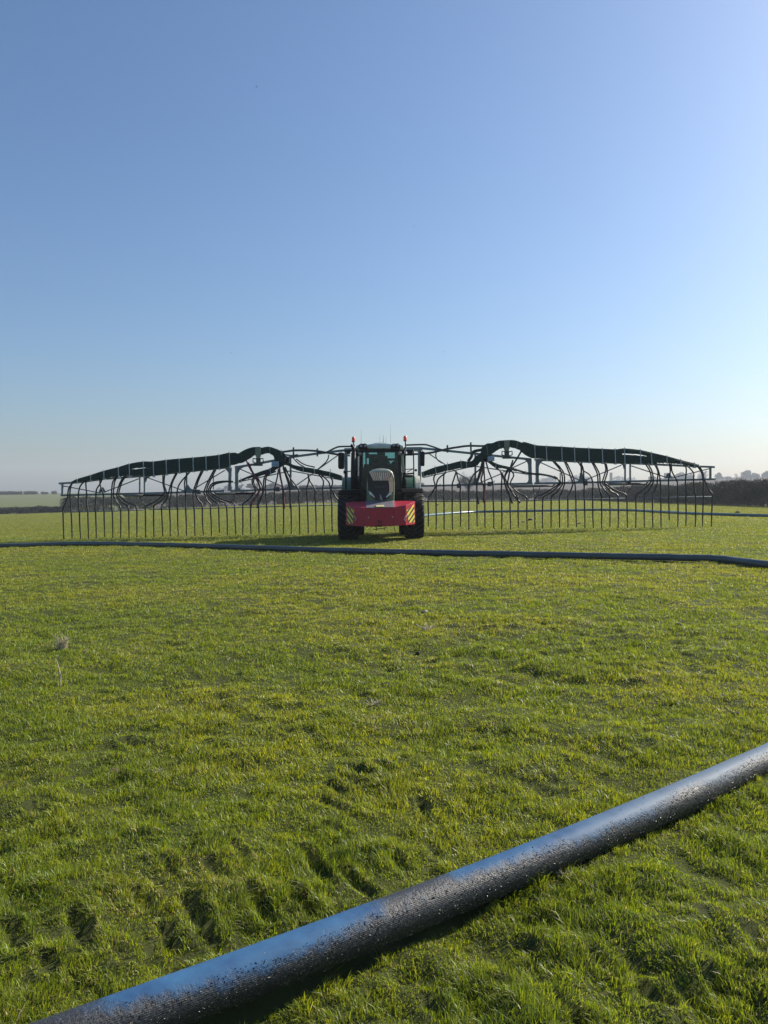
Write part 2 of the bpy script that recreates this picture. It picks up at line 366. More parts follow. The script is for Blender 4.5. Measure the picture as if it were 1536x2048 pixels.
PF = np.stack([i_ * NA + j_, (i_ + 1) * NA + j_, (i_ + 1) * NA + (j_ + 1) % NA, i_ * NA + (j_ + 1) % NA], -1).reshape(-1, 4)
pipe_root = empty('drag_hose', (PX0, PY0, 0))
tag(pipe_root, 'thick blue pipe caked with dark slurry lying across the near grass', 'hose')
def pipe_mat():
    m = bpy.data.materials.new('blue_hose_with_slurry'); m.use_nodes = True; t = m.node_tree; b = t.nodes['Principled BSDF']
    L = t.links.new
    at = t.nodes.new('ShaderNodeAttribute'); at.attribute_name = 'cover'
    ca = t.nodes.new('ShaderNodeAttribute'); ca.attribute_name = 'ringpos'   # x along (m), y angle arc (m)
    def noise(scale, detail, rough=.65, vs=(1, 1, 1)):
        mp = t.nodes.new('ShaderNodeMapping'); mp.inputs['Scale'].default_value = vs; L(ca.outputs['Vector'], mp.inputs[0])
        n = t.nodes.new('ShaderNodeTexNoise'); n.inputs['Scale'].default_value = scale; n.inputs['Detail'].default_value = detail; n.inputs['Roughness'].default_value = rough; L(mp.outputs[0], n.inputs[0]); return n
    n1 = noise(22, 8, .7); n2 = noise(105, 4, .6); n3 = noise(5, 4)
    def math_(op, a, b_=None, c=None):
        q = t.nodes.new('ShaderNodeMath'); q.operation = op
        for k, v in enumerate((a, b_, c)):
            if v is None: continue
            if isinstance(v, (int, float)): q.inputs[k].default_value = v
            else: L(v, q.inputs[k])
        return q.outputs[0]
    c1 = math_('ADD', at.outputs['Fac'], math_('ADD', math_('MULTIPLY', math_('SUBTRACT', n1.outputs['Fac'], .5), 1.3), math_('MULTIPLY', math_('SUBTRACT', n3.outputs['Fac'], .5), .5)))
    mask = t.nodes.new('ShaderNodeMapRange'); mask.inputs[1].default_value = .22; mask.inputs[2].default_value = .80; L(c1, mask.inputs[0])
    r = t.nodes.new('ShaderNodeValToRGB'); e = r.color_ramp.elements; e[0].color = (.012, .065, .17, 1); e[1].color = (.034, .13, .27, 1); L(n3.outputs['Fac'], r.inputs[0])
    e[0].position = .35; e[1].position = .65
    r2 = t.nodes.new('ShaderNodeValToRGB'); e = r2.color_ramp.elements; e[0].color = (.014, .018, .026, 1); e[1].color = (.15, .135, .11, 1); e[0].position = .35; e[1].position = .80; k_ = e.new(.60); k_.color = (.042, .042, .042, 1); L(n2.outputs['Fac'], r2.inputs[0])
    sp0 = t.nodes.new('ShaderNodeSeparateXYZ'); L(ca.outputs['Vector'], sp0.inputs[0])   # a dry grey film with the sky's sheen painted in, stronger towards the far end
    fm = t.nodes.new('ShaderNodeMapRange'); fm.inputs[1].default_value = .2; fm.inputs[2].default_value = 1.3; fm.inputs[3].default_value = .10; fm.inputs[4].default_value = .62; L(math_('ADD', sp0.outputs[0], math_('MULTIPLY', math_('SUBTRACT', n3.outputs['Fac'], .5), 1.6)), fm.inputs[0])
    dm = t.nodes.new('ShaderNodeMix'); dm.data_type = 'RGBA'; L(fm.outputs[0], dm.inputs[0]); L(r.outputs[0], dm.inputs[6]); dm.inputs[7].default_value = (.17, .20, .22, 1)
    mx = t.nodes.new('ShaderNodeMix'); mx.data_type = 'RGBA'; L(mask.outputs[0], mx.inputs[0]); L(dm.outputs[2], mx.inputs[6]); L(r2.outputs[0], mx.inputs[7])
    L(mx.outputs[2], b.inputs['Base Color'])
    ro = t.nodes.new('ShaderNodeMapRange'); ro.inputs[3].default_value = .62; ro.inputs[4].default_value = .46; L(mask.outputs[0], ro.inputs[0]); L(ro.outputs[0], b.inputs['Roughness'])
    si = t.nodes.new('ShaderNodeMapRange'); si.inputs[3].default_value = .22; si.inputs[4].default_value = .5; L(mask.outputs[0], si.inputs[0]); L(si.outputs[0], b.inputs['Specular IOR Level'])
    sp = t.nodes.new('ShaderNodeSeparateXYZ'); L(ca.outputs['Vector'], sp.inputs[0])
    rib = math_('MULTIPLY', math_('SINE', math_('MULTIPLY', sp.outputs[1], 2 * math.pi / .0058)), math_('ADD', mask.outputs[0], .12))
    b1 = t.nodes.new('ShaderNodeBump'); b1.inputs['Strength'].default_value = .22; b1.inputs['Distance'].default_value = .0010; L(rib, b1.inputs['Height'])
    hgt = math_('MULTIPLY', math_('ADD', math_('MULTIPLY', n2.outputs['Fac'], .6), n1.outputs['Fac']), mask.outputs[0])
    b2 = t.nodes.new('ShaderNodeBump'); b2.inputs['Strength'].default_value = .8; b2.inputs['Distance'].default_value = .0045; L(hgt, b2.inputs['Height']); L(b1.outputs[0], b2.inputs['Normal'])
    L(b2.outputs[0], b.inputs['Normal'])
    return m
po = np_mesh('hose_body', PV - np.array([PX0, PY0, 0]), PF, [pipe_mat()]); po.parent = pipe_root
# slurry cover: along s, angle a (0 = far side, 90 = top, 180 = side towards the camera)
band = np.interp(S, [-3.2, -1.55, -1.2, -.98, -.70, -.46, -.24, .0, .45, .7, 1.5, 1.9, 6.5], [1, 1, .25, .12, .35, .95, .95, .3, .2, .5, .5, .35, .4])
ang = np.degrees(A)
start = 104 + 50 * (1 - band) + 44 * (vnoise(S * 3.1, S * 0 + 4, 9) - .5)
cover = sm(-38, 45, np.minimum(ang, 400)[None, :] - start[:, None]) * (ang[None, :] < 340)
cover = np.maximum(cover, (band[:, None] * sm(.5, .95, band)[:, None]) * sm(10, 75, ang)[None, :] * .85)
at = po.data.attributes.new('cover', 'FLOAT', 'POINT'); at.data.foreach_set('value', cover.astype(np.float32).ravel())
at = po.data.attributes.new('ringpos', 'FLOAT_VECTOR', 'POINT')
rp_ = np.stack([np.repeat(S[:, None], NA, 1), np.repeat((A * PR)[None, :], NS, 0), np.zeros((NS, NA))], -1)
at.data.foreach_set('vector', rp_.astype(np.float32).ravel())
# slurry crumbs and bits of grass stuck on the pipe
mb = MB()
for k in range(15000):
    s0 = random.uniform(-2.6, 4.0); a0 = R(random.triangular(75, 275, 205)); bi = np.interp(s0, S, band)
    lim = np.interp(s0, S, start)
    if math.degrees(a0) < lim - 8 + 34 * (vnoise(s0 * 9, a0 * 3, 3) - .5) and random.random() > .05: continue
    cx0, cy0 = pipe_axis(s0); er = Vector((nxy[0] * math.cos(a0), nxy[1] * math.cos(a0), math.sin(a0)))
    ta = Vector((math.cos(PTH), math.sin(PTH), 0)); tc_ = er.cross(ta)
    r0_ = PR * (1 + .034 * min(max(s0, 0), 1.8)); p = Vector((cx0, cy0, r0_ + .004)) + er * (r0_ + .0003)
    phi = random.gauss(0.9, .9); d = ta * math.cos(phi) + tc_ * math.sin(phi)
    q_ = random.random(); big_ = 3.0 if q_ < .03 else (1.7 if q_ < .15 else 1); ln = random.uniform(.0012, .003) * big_; wd = random.uniform(.0007, .0014) * (1.2 if big_ > 1 else 1); hh = random.uniform(.0008, .0022) * (1.4 if big_ > 1 else 1)
    sd = er.cross(d)
    vs = [p - d * ln, p + sd * wd, p + d * ln + er * random.uniform(0, .003), p - sd * wd, p + er * hh]
    mb.add(vs, [(0, 1, 4), (1, 2, 4), (2, 3, 4), (3, 0, 4)], False, 1 if random.random() < .13 else 0)
o = mb.build('slurry_crumbs', [mat('wet_slurry', (.022, .021, .020), .30, scale=90), mat('stuck_straw', (.42, .37, .24), .6)], pipe_root); o['kind'] = 'stuff'

# ------------------------------------------------------------------ grass
def blades(N_D0, ymin, ymax, y0=2.8):
    yy = np.linspace(ymin, ymax, 4000); dens = N_D0 * np.minimum(1, (y0 / yy) ** 1.58); wid = 2 * (.54 * yy + .9)
    cdf = np.cumsum(dens * wid) * (yy[1] - yy[0]); n = int(cdf[-1])
    y = np.interp(rng.random(n) * cdf[-1], cdf, yy); x = (rng.random(n) * 2 - 1) * (.54 * y + .9)
    return x, y
x, y = blades(26000, 1.7, 137)
# keep the pipe's own footprint free
ts = np.linspace(-3.2, 6.5, 600); pax = PX0 + ts * math.cos(PTH) - PK * ts * ts * math.sin(PTH) / 2; pay = PY0 + ts * math.sin(PTH) + PK * ts * ts * math.cos(PTH) / 2
near = y < 7
dmin = np.full(len(x), 9.0); idx = np.where(near)[0]
tt = (x[idx] - PX0) * math.cos(PTH) + (y[idx] - PY0) * math.sin(PTH)
sx = np.interp(tt, ts, pax); sy = np.interp(tt, ts, pay); dmin[idx] = np.hypot(x[idx] - sx, y[idx] - sy)
keep = (dmin > .052) & (x < 36.0); x, y = x[keep], y[keep]; dmin = dmin[keep]; n = len(x)
patch = fbm(x / 1.5, y / 1.5, 61, 3); tuft = fbm(x / .30, y / .30, 71, 2); dry = fbm(x / .8, y / .8, 81, 3); big = fbm(x / 6, y / 6, 91, 2)
bare = sm(.66, .74, fbm(x / .45, y / .45, 101, 2))
keep = rng.random(n) > bare * .25 * (y < 12)
x, y, patch, tuft, dry, big, dmin = [q[keep] for q in (x, y, patch, tuft, dry, big, dmin)]; n = len(x)
cl = fbm(x / .085, y / .085, 121, 2)
hgt = (.013 + .015 * sm(.35, .72, tuft) + .021 * sm(.42, .70, cl) + .005 * sm(.45, .7, patch)) * rng.uniform(.5, 1.35, n)
hgt *= np.where(rng.random(n) < .015, 1.7, 1) * np.where(dmin < .10, 1.15, 1) * (1 + .15 * sm(10, 40, y))
wd = .00145 * np.maximum(1, y / 2.8) ** .70 * rng.uniform(.7, 1.35, n)
ld = fbm(x / .16, y / .16, 111, 2) * 6 * np.pi + rng.normal(0, 1.0, n)
pd0 = .10 + .22 * sm(.52, .72, dry); isdry = rng.random(n) < pd0; hgt = np.where(isdry, hgt * .62, hgt)
lean = hgt * rng.uniform(.15, 1.05, n) ** 1.2 * np.where(isdry, 2.3, 1)
lx = np.cos(ld) * lean - .08 * hgt; ly = np.sin(ld) * lean
fa = rng.random(n) * 2 * np.pi; fx, fy = np.cos(fa) * wd, np.sin(fa) * wd
z = G(x, y) - .004
B = np.stack([np.stack([x - fx, y - fy, z], -1), np.stack([x + fx, y + fy, z], -1),
              np.stack([x - fx * .8 + lx * .35, y - fy * .8 + ly * .35, z + hgt * .6], -1), np.stack([x + fx * .8 + lx * .35, y + fy * .8 + ly * .35, z + hgt * .6], -1),
              np.stack([x + lx, y + ly, z + hgt * rng.uniform(.7, 1.0, n)], -1)], 1)
green = np.array([.150, .250, .016]); yel = np.array([.335, .345, .034]); dark = np.array([.042, .098, .010]); strw = np.array([.55, .46, .22]); blue_g = np.array([.13, .19, .040])
ty = np.clip(.36 + .46 * sm(.36, .66, patch * .6 + big * .4) + .25 * (cl - .5) + rng.normal(0, .13, n), 0, 1)[:, None]
td = np.clip(sm(.45, .75, tuft) * .6 + rng.normal(0, .25, n), 0, 1)[:, None]
col = green * (1 - ty) + yel * ty; col = col * (1 - .5 * td) + dark * .5 * td
tb = (rng.random(n) < .12)[:, None]; col = np.where(tb, blue_g, col)
pd = .07 + .20 * sm(.52, .72, dry)
col = np.where(isdry[:, None], strw * rng.uniform(.5, 1.15, (n, 1)), col) * rng.uniform(.72, 1.28, (n, 1))
fy_ = sm(9, 60, y)[:, None]; col = col * (1 - .6 * fy_) + np.array([.185, .205, .055]) * .6 * fy_
o5 = np.arange(n) * 5
nv = n * 5
me = bpy.data.meshes.new('grass'); me.vertices.add(nv); me.vertices.foreach_set('co', B.astype(np.float32).ravel())
L3 = np.stack([o5, o5 + 1, o5 + 3, o5, o5 + 3, o5 + 2, o5 + 2, o5 + 3, o5 + 4], 1).reshape(-1).astype(np.int32)
me.loops.add(len(L3)); me.loops.foreach_set('vertex_index', L3); npol = n * 3
me.polygons.add(npol); me.polygons.foreach_set('loop_start', np.arange(0, npol * 3, 3, dtype=np.int32)); me.polygons.foreach_set('loop_total', np.full(npol, 3, np.int32))
me.polygons.foreach_set('use_smooth', np.ones(npol, bool)); me.update(calc_edges=True)
ca = me.attributes.new('blade', 'FLOAT_VECTOR', 'POINT'); ca.data.foreach_set('vector', np.repeat(col, 5, 0).astype(np.float32).ravel())
gm = bpy.data.materials.new('grass_blades'); gm.use_nodes = True; t = gm.node_tree; b = t.nodes['Principled BSDF']
at = t.nodes.new('ShaderNodeAttribute'); at.attribute_name = 'blade'; t.links.new(at.outputs['Vector'], b.inputs['Base Color'])
b.inputs['Roughness'].default_value = .42; b.inputs['Specular IOR Level'].default_value = .35
tl = t.nodes.new('ShaderNodeBsdfTranslucent'); hv = t.nodes.new('ShaderNodeMix'); hv.data_type = 'RGBA'; hv.blend_type = 'MULTIPLY'; hv.inputs[0].default_value = 1
t.links.new(at.outputs['Vector'], hv.inputs[6]); hv.inputs[7].default_value = (1.5, 1.35, .7, 1); t.links.new(hv.outputs[2], tl.inputs[0])
mx = t.nodes.new('ShaderNodeMixShader'); mx.inputs[0].default_value = .46; t.links.new(b.outputs[0], mx.inputs[1]); t.links.new(tl.outputs[0], mx.inputs[2]); t.links.new(mx.outputs[0], t.nodes['Material Output'].inputs[0])
me.materials.append(gm)
grass = bpy.data.objects.new('grass', me); C.objects.link(grass); tag(grass, 'short uneven pasture grass with yellow and dry blades', 'grass', kind='stuff')
print('blades', n)

# ------------------------------------------------------------------ other hoses on the field
def ground_hose(name, pts, r, m, label, lift=0.0):
    w3 = [ground_px(u, v) for u, v in pts]
    c = catmull(w3, 14)
    c = [Vector((p.x, p.y, float(G(p.x, p.y)) * .25 + float(base_h(p.x, p.y)) * .75 + r + lift)) for p in c]
    root = Vector((c[len(c) // 2].x, c[len(c) // 2].y, 0))
    mb = MB(); mb.tube([p - root for p in c], r, 20)
    o = mb.build(name, m); o.location = root
    return tag(o, label, 'hose')
m_far = mat('grey_hose', (.065, .088, .095), .38, scale=3, dirt=(.06, .06, .05), dirt_amt=.7)
m_blue = mat('teal_hose', (.06, .13, .15), .28, scale=3)
ground_hose('drag_hose', [(-260, 1099), (-90, 1097), (0, 1096), (140, 1092), (250, 1093), (380, 1096), (500, 1100), (680, 1106), (850, 1111), (1050, 1115), (1250, 1119), (1380, 1122), (1450, 1126), (1510, 1134), (1580, 1143), (1700, 1170)], .075, m_far,
            'long grey hose lying across the grass in front of the tractor')
ground_hose('drag_hose', [(800, 1041), (850, 1034), (890, 1030), (950, 1026), (1010, 1025), (1100, 1023.5), (1180, 1022), (1260, 1023), (1320, 1026), (1390, 1030), (1450, 1032), (1536, 1034.5), (1650, 1038)], .085, m_blue,
            'thin pale teal hose on the far grass behind the hanging tines')

# ------------------------------------------------------------------ tractor
def zz(zx, zy): return 640 + zx / 6.144, 840 + zy / 6.144
def Z(zx, zy, Y): return P(*zz(zx, zy), Y)
def zpoly(pts, Y): return [Z(a, b, Y) for a, b in pts]
def mpz(Y): return Y / (FPX * 6.144)           # metres per zoom pixel
TR = empty('tractor', (-.1, 27.4, 0))
tag(TR, 'green tractor facing the camera with a red weight block on its nose', 'tractor')
# front weight block
WE = empty('front_weight', Z(740, 1300, 25.3), TR)
st = [(318, 25.60, 1020, 1012, 1292), (375, 25.36, 1049, 1008, 1299), (432, 25.16, 1072, 1006, 1303), (560, 25.02, 1080, 1003, 1309), (735, 25.0, 1078, 1000, 1314),
      (905, 25.02, 1072, 998, 1303), (1055, 25.14, 1046, 996, 1294), (1110, 25.34, 1022, 995, 1288), (1168, 25.58, 1003, 996, 1280)]
rings = []
for x0, Y0, ft, tb, bo in st:
    f_t = Z(x0, ft, Y0); bt = Z(x0, tb, Y0); bt.y = 25.85; f_b = Z(x0, bo, Y0); bb = f_b.copy(); bb.y = 25.9; bb.z += .05
    rings.append([f_b, f_t, bt, bb])
mb = MB(); mb.loft(rings, False); mb.build('weight_body', M['red'], WE, .012)
mb = MB()
def on_front(zx, zy, out=.004):
    Yq = np.interp(zx, [s[0] for s in st], [s[1] for s in st]); p = Z(zx, zy, float(Yq)); p.y -= out; return p
mb.box(on_front(905, 1185, .001), (.008, .012, .58)); mb.build('panel_seam', M['black'], WE)
mb = MB()
for a, b_ in ((595, 1198), (893, 1193)): mb = MB(); mb.lathe(on_front(a, b_, .02), (0, 1, 0), [(0, .022), (.02, .026), (.03, .026)], 12); mb.build('bolt', M['steel_l'], WE)
mb = MB()
for a in (715, 735, 757): mb.box(on_front(a, 1252, .006), (.025, .02, .10))
mb.box(on_front(735, 1300, .0), (.16, .05, .05)); mb.build('hitch_bracket', M['black'], WE, .004)
for sgn, pts in ((1, [(330, 1048), (418, 1112), (402, 1278), (336, 1268)]), (-1, [(1064, 1112), (1155, 1034), (1165, 1252), (1092, 1262)])):
    q = [on_front(a, b_, .012) for a, b_ in pts]
    me = bpy.data.meshes.new('hazard_panel'); off = wloc(WE)
    back = [p + Vector((0, .008, 0)) for p in q]
    me.from_pydata([tuple(p - off) for p in q + back], [], [(0, 1, 2, 3), (7, 6, 5, 4), (0, 4, 5, 1), (1, 5, 6, 2), (2, 6, 7, 3), (3, 7, 4, 0)])
    uvl = me.uv_layers.new(name='UVMap'); uvc = [(0, 2.4), (1, 2.0 if sgn > 0 else 2.4), (1, 0), (0, 0)]
    if sgn < 0: uvc = [(0, 2.0), (1, 2.4), (1, 0), (0, 0)]
    for li, lp in enumerate(me.loops): uvl.data[li].uv = uvc[lp.vertex_index % 4]
    me.materials.append(stripe_mat(sgn)); o = bpy.data.objects.new('hazard_panel', me); C.objects.link(o); o.parent = WE
for a, s in ((430, -1), (1048, 1)):
    mb = MB(); mb.tube([on_front(a, 1188, .01), on_front(a - 10 * s, 1205, .05), on_front(a - 12 * s, 1222, .05), on_front(a, 1235, .01)], .012, 8)
    mb.tube([on_front(a + 14 * s, 1175, .01), on_front(a + 4 * s, 1195, .04)], .011, 8); mb.build('clip', M['steel_l'], WE)
# grey cover over the middle of the sloping top
pl = [Z(565, 1082, 24.985), Z(912, 1074, 24.985), Z(912, 990, 25.86), Z(565, 994, 25.86)]
mb = MB(); mb.prism([p + Vector((0, -.012, .012)) for p in pl], Vector((0, .02, -.025))); mb.build('top_cover', M['grey_plate'], WE, .008)
mb = MB(); mb.prism([Z(688, 1066, 24.95), Z(786, 1064, 24.95), Z(788, 1043, 25.16), Z(686, 1045, 25.16)], Vector((0, .02, -.012))); mb.build('number_plate', M['plate'], WE, .004)

# wheels
def wheel(cxp, Yc, rad, width, zc, nlug, name='wheel'):
    c = Vector((cxp, Yc, zc)); e = empty(name, c, TR); h = width / 2
    mb = MB()
    mb.lathe(c, (1, 0, 0), [(-h * .80, rad * .60), (-h * .98, rad * .68), (-h, rad * .78), (-h * .96, rad * .90), (-h * .80, rad * .945), (0, rad * .96), (h * .80, rad * .945), (h * .96, rad * .90), (h, rad * .78), (h * .98, rad * .68), (h * .80, rad * .60)], 56)
    lug = MB()
    for k in range(nlug):
        for sd in (-1, 1):
            a0 = 2 * math.pi * (k + (.5 if sd > 0 else 0)) / nlug
            prof = []
            for i in range(6):
                f = i / 5; xx = sd * (h * 1.01 * f - .01); aa = a0 + .34 * (1 - f) * (28 / nlug) * .8
                rb = rad * (.955 if f < .75 else .955 - .10 * (f - .75) / .25); ro = rad * (1.0 if f < .8 else 1.0 - .075 * (f - .8) / .2)
                wv = .016 + .010 * (1 - f)
                ring = []
                for (r_, da) in ((rb, -wv * 1.5 / rad), (ro, -wv / rad), (ro, wv / rad), (rb, wv * 1.5 / rad)):
                    ring.append(c + Vector((xx, -math.sin(aa + da) * r_, math.cos(aa + da) * r_)))
                prof.append(ring)
            lug.loft(prof, False)
    o = mb.build('tyre', M['rubber'], e)
    lug.build('tread', M['lug'], e)
    r_ = MB(); r_.lathe(c, (1, 0, 0), [(-h * .78, rad * .61), (-h * .5, rad * .55), (-h * .3, rad * .2), (h * .3, rad * .2), (h * .5, rad * .55), (h * .78, rad * .61)], 36)
    r_.build('rim', M['cream'], e)
XR = Z(1157, 1300, 26.5).x; XL = Z(345, 1300, 26.5).x
wheel(XR, 26.6, .80, .66, .79 + .02, 22); wheel(XL, 26.6, .80, .66, .79 - .02, 22)
XR2 = Z(970, 1400, 29.4).x + .36; XL2 = Z(545, 1400, 29.4).x - .36
wheel(XR2, 29.4, 1.03, .72, 1.04, 24); wheel(XL2, 29.4, 1.03, .72, 1.01, 24)
# chassis and axles
mb = MB(); mb.box((-.1, 28.0, .95), (.62, 3.6, .5)); mb.box((-.1, 26.6, .80), (1.9, .26, .24)); mb.box((-.1, 29.4, 1.03), (1.7, .4, .4)); mb.box((-.1, 26.05, 1.1), (.5, .5, .5)); mb.box((-.1, 28.6, 1.5), (1.5, 1.6, .5)); mb.build('chassis', M['black'], TR, .02)
mb = MB()
for pts in ([(640, 1300), (700, 1320), (690, 1365)], [(800, 1312), (790, 1360)], [(905, 1300), (920, 1350), (925, 1372)], [(580, 1300), (575, 1322)], [(660, 1345), (770, 1330), (830, 1325)], [(690, 1310), (700, 1340)], [(630, 1300), (627, 1330)]):
    mb.tube([Z(a, b_, 26.0) for a, b_ in pts], .014, 6)
mb.build('hanging_linkage', M['steel_d'], TR)
# bonnet
fo = [(572, 1010), (572, 880), (578, 760), (588, 690), (606, 645), (640, 615), (690, 603), (745, 599), (800, 602), (850, 612), (888, 640), (908, 690), (918, 770), (918, 880), (915, 1010)]
cc = (745, 800)
def sc2(pts, k): return [(cc[0] + (a - cc[0]) * k, cc[1] + (b_ - cc[1]) * k) for a, b_ in pts]
r0 = zpoly(sc2(fo, .95), 25.82); r1 = zpoly(fo, 25.92); r2 = [p + Vector((0, .5, .02)) for p in r1]; r3 = [p + Vector((0, 2.15, .10 if p.z > 1.7 else 0)) for p in r1]
BO = empty('bonnet', Z(745, 900, 26), TR)
mb = MB(); mb.loft([r0, r1, r2, r3], False); mb.build('bonnet_shell', M['bonnet'], BO, .02, 3)
YG = 25.80
mb = MB(); mb.prism(zpoly([(590, 650), (640, 638), (745, 634), (850, 638), (882, 655), (895, 740), (893, 880), (850, 955), (800, 985), (690, 985), (640, 955), (592, 890), (584, 760)], YG), Vector((0, .03, 0))); mb.build('grille', M['grille'], BO, .006)
mb = MB(); mb.prism(zpoly([(592, 648), (640, 637), (745, 633), (850, 637), (882, 652), (862, 700), (836, 738), (780, 738), (745, 735), (700, 737), (656, 735), (620, 700)], YG - .004), Vector((0, .02, 0))); mb.build('grille_fan', M['ribdark'], BO)
for k in range(10):
    f = (k + .5) / 10; xt = 604 + (876 - 604) * f; xb = 652 + (842 - 652) * f; wt, wb = 10.8, 5.8
    mb = MB(); mb.prism([Z(xt - wt, 642, YG - .02), Z(xt + wt, 640, YG - .02), Z(xb + wb, 745, YG - .09), Z(xb - wb, 745, YG - .09)], Vector((0, .07, .01))); mb.build('grille_rib', M['rib'], BO, .008)
mb = MB(); mb.prism(zpoly([(842, 742), (884, 655), (897, 745), (895, 878), (852, 905), (850, 800)], YG - .02), Vector((0, .03, 0))); mb.build('side_trim', M['rib'], BO, .006)
mb = MB(); tp_ = [(592, 662), (606, 634), (645, 612), (692, 602), (745, 598), (800, 601), (850, 610), (886, 636), (904, 690), (912, 740)]; bt_ = [(600, 662), (622, 648), (655, 640), (700, 637), (745, 636), (800, 637), (845, 642), (876, 654), (896, 694), (911, 742)]
mb.loft([[Z(a, b_, YG + .04), Z(c_, d_, YG - .03), Z(c_, d_, YG + .02), Z(a, b_, YG + .10)] for (a, b_), (c_, d_) in zip(tp_, bt_)], True); mb.build('lit_nose_band', M['cream'], BO)  # cream band painted in for the light along the bonnet's top edge
mb = MB(); mb.prism(zpoly([(745, 690), (762, 746), (730, 746)], YG - .05), Vector((0, .03, 0))); mb.build('emblem', M['silver'], BO, .003)
for a, s in ((622, 1), (862, -1)):
    mb = MB(); mb.lathe(Z(a, 908, YG - .03), (0, 1, 0), [(0, .055), (.02, .065), (.05, .065)], 18); hl = mb.build('headlight', M['lens'], BO)
    mb = MB(); mb.prism(zpoly([(a - 24 * s, 868), (a + 20 * s, 905), (a + 56 * s, 950), (a + 44 * s, 956), (a - 4 * s, 918), (a - 26 * s, 882)], YG - .035), Vector((0, .03, 0))); mb.build('headlight_trim', M['silver'], BO, .004)
fc = bpy.data.curves.new('lettering', 'FONT'); fc.body = 'FENDT'; fc.size = .105; fc.align_x = 'CENTER'; fc.align_y = 'CENTER'; fc.extrude = .004
fob = bpy.data.objects.new('tmp', fc); C.objects.link(fob); bpy.context.view_layer.update()
mel = bpy.data.meshes.new_from_object(fob.evaluated_get(bpy.context.evaluated_depsgraph_get())); bpy.data.objects.remove(fob); mel.materials.clear(); mel.materials.append(mat('dim_grey', (.07, .07, .075), .4))
lo = bpy.data.objects.new('lettering', mel); C.objects.link(lo); lo.parent = BO; lo.location = Z(745, 822, YG - .008) - wloc(BO); lo.rotation_euler = (math.pi / 2, 0, 0); lo.scale = (1.25, 1, 1)
mb = MB(); mb.tube([Z(735, 985, 25.78), Z(745, 950, 25.72), Z(738, 922, 25.72), Z(752, 955, 25.70), Z(765, 990, 25.74)], .018, 8); mb.build('tow_loop', M['steel_l'], BO)
mb = MB(); mb.tube([Z(728, 985, 25.76), Z(722, 955, 25.75), Z(733, 935, 25.75)], .014, 8); mb.build('coupling_hose', M['hose_r'], BO)

# cab
CB = empty('cab', Z(745, 850, 28.6), TR)
def edge_box(a, b_, r_, mb): mb.bar(a, b_, r_)
FY, BY, RY = 28.0, 28.95, 29.8
fl = [Z(500, 345, FY), Z(490, 960, FY)]; fr_ = [Z(966, 345, FY), Z(998, 960, FY)]
bl = [Z(455, 350, BY), Z(448, 960, BY)]; br_ = [Z(1024, 350, BY), Z(1036, 960, BY)]
rl = [Z(490, 360, RY), Z(485, 900, RY)]; rr_ = [Z(985, 360, RY), Z(990, 900, RY)]
mb = MB()
for pr in (fl, fr_, bl, br_, rl, rr_): mb.bar(pr[0], pr[1], .05)
for a, b_ in ((fl, fr_), (fl, bl), (bl, rl), (rl, rr_), (rr_, br_), (br_, fr_)): mb.bar(a[1], b_[1], .07)
mb.build('cab_frame', M['black'], CB)
mb = MB(); mb.prism(zpoly([(994, 440), (1022, 418), (1030, 520), (1040, 645), (1012, 652), (1004, 560)], 28.30), Vector((0, .1, 0))); mb.build('door_post', M['pale_green'], CB, .01)  # green door post, paled to carry the sun and window reflection
mb = MB(); mb.prism(zpoly([(456, 455), (468, 450), (470, 620), (460, 625)], 28.30), Vector((0, .1, 0))); mb.build('door_post', M['pale_green'], CB, .008)
# hood band above the windscreen
mb = MB(); mb.prism([Z(470, 340, 27.93), Z(985, 338, 27.93), Z(968, 398, 27.97), Z(496, 400, 27.97)], Vector((0, .08, 0))); mb.build('visor', M['dcloth'], CB, .01)
def pane(a, b_, nm='window', th=.006):
    q = [a[0], b_[0], b_[1], a[1]]; nrm = (q[1] - q[0]).cross(q[3] - q[0]).normalized() * th
    mb = MB(); mb.prism(q, nrm); return mb.build(nm, M['glass'], CB)
pane(fl, fr_, 'windscreen'); pane(fl, bl); pane(fr_, br_); pane(bl, rl); pane(br_, rr_)
# dark panel added to keep the cab dim, openings shaped for spots of sky
mb = MB()
def rq(x0, x1, y0, y1, Y=RY + .05): mb.prism(zpoly([(x0, y0), (x1, y0), (x1, y1), (x0, y1)], Y), Vector((0, .03, 0)))
rq(480, 990, 640, 960); rq(480, 990, 340, 398); rq(480, 530, 398, 640); rq(556, 600, 398, 470); rq(556, 575, 470, 560); rq(530, 600, 580, 640); rq(600, 700, 420, 640); rq(700, 800, 400, 640); rq(800, 830, 440, 500); rq(800, 870, 535, 640); rq(920, 990, 398, 640); rq(830, 920, 470, 500); rq(870, 920, 560, 640)
mb.build('rear_blocker', M['black'], CB)
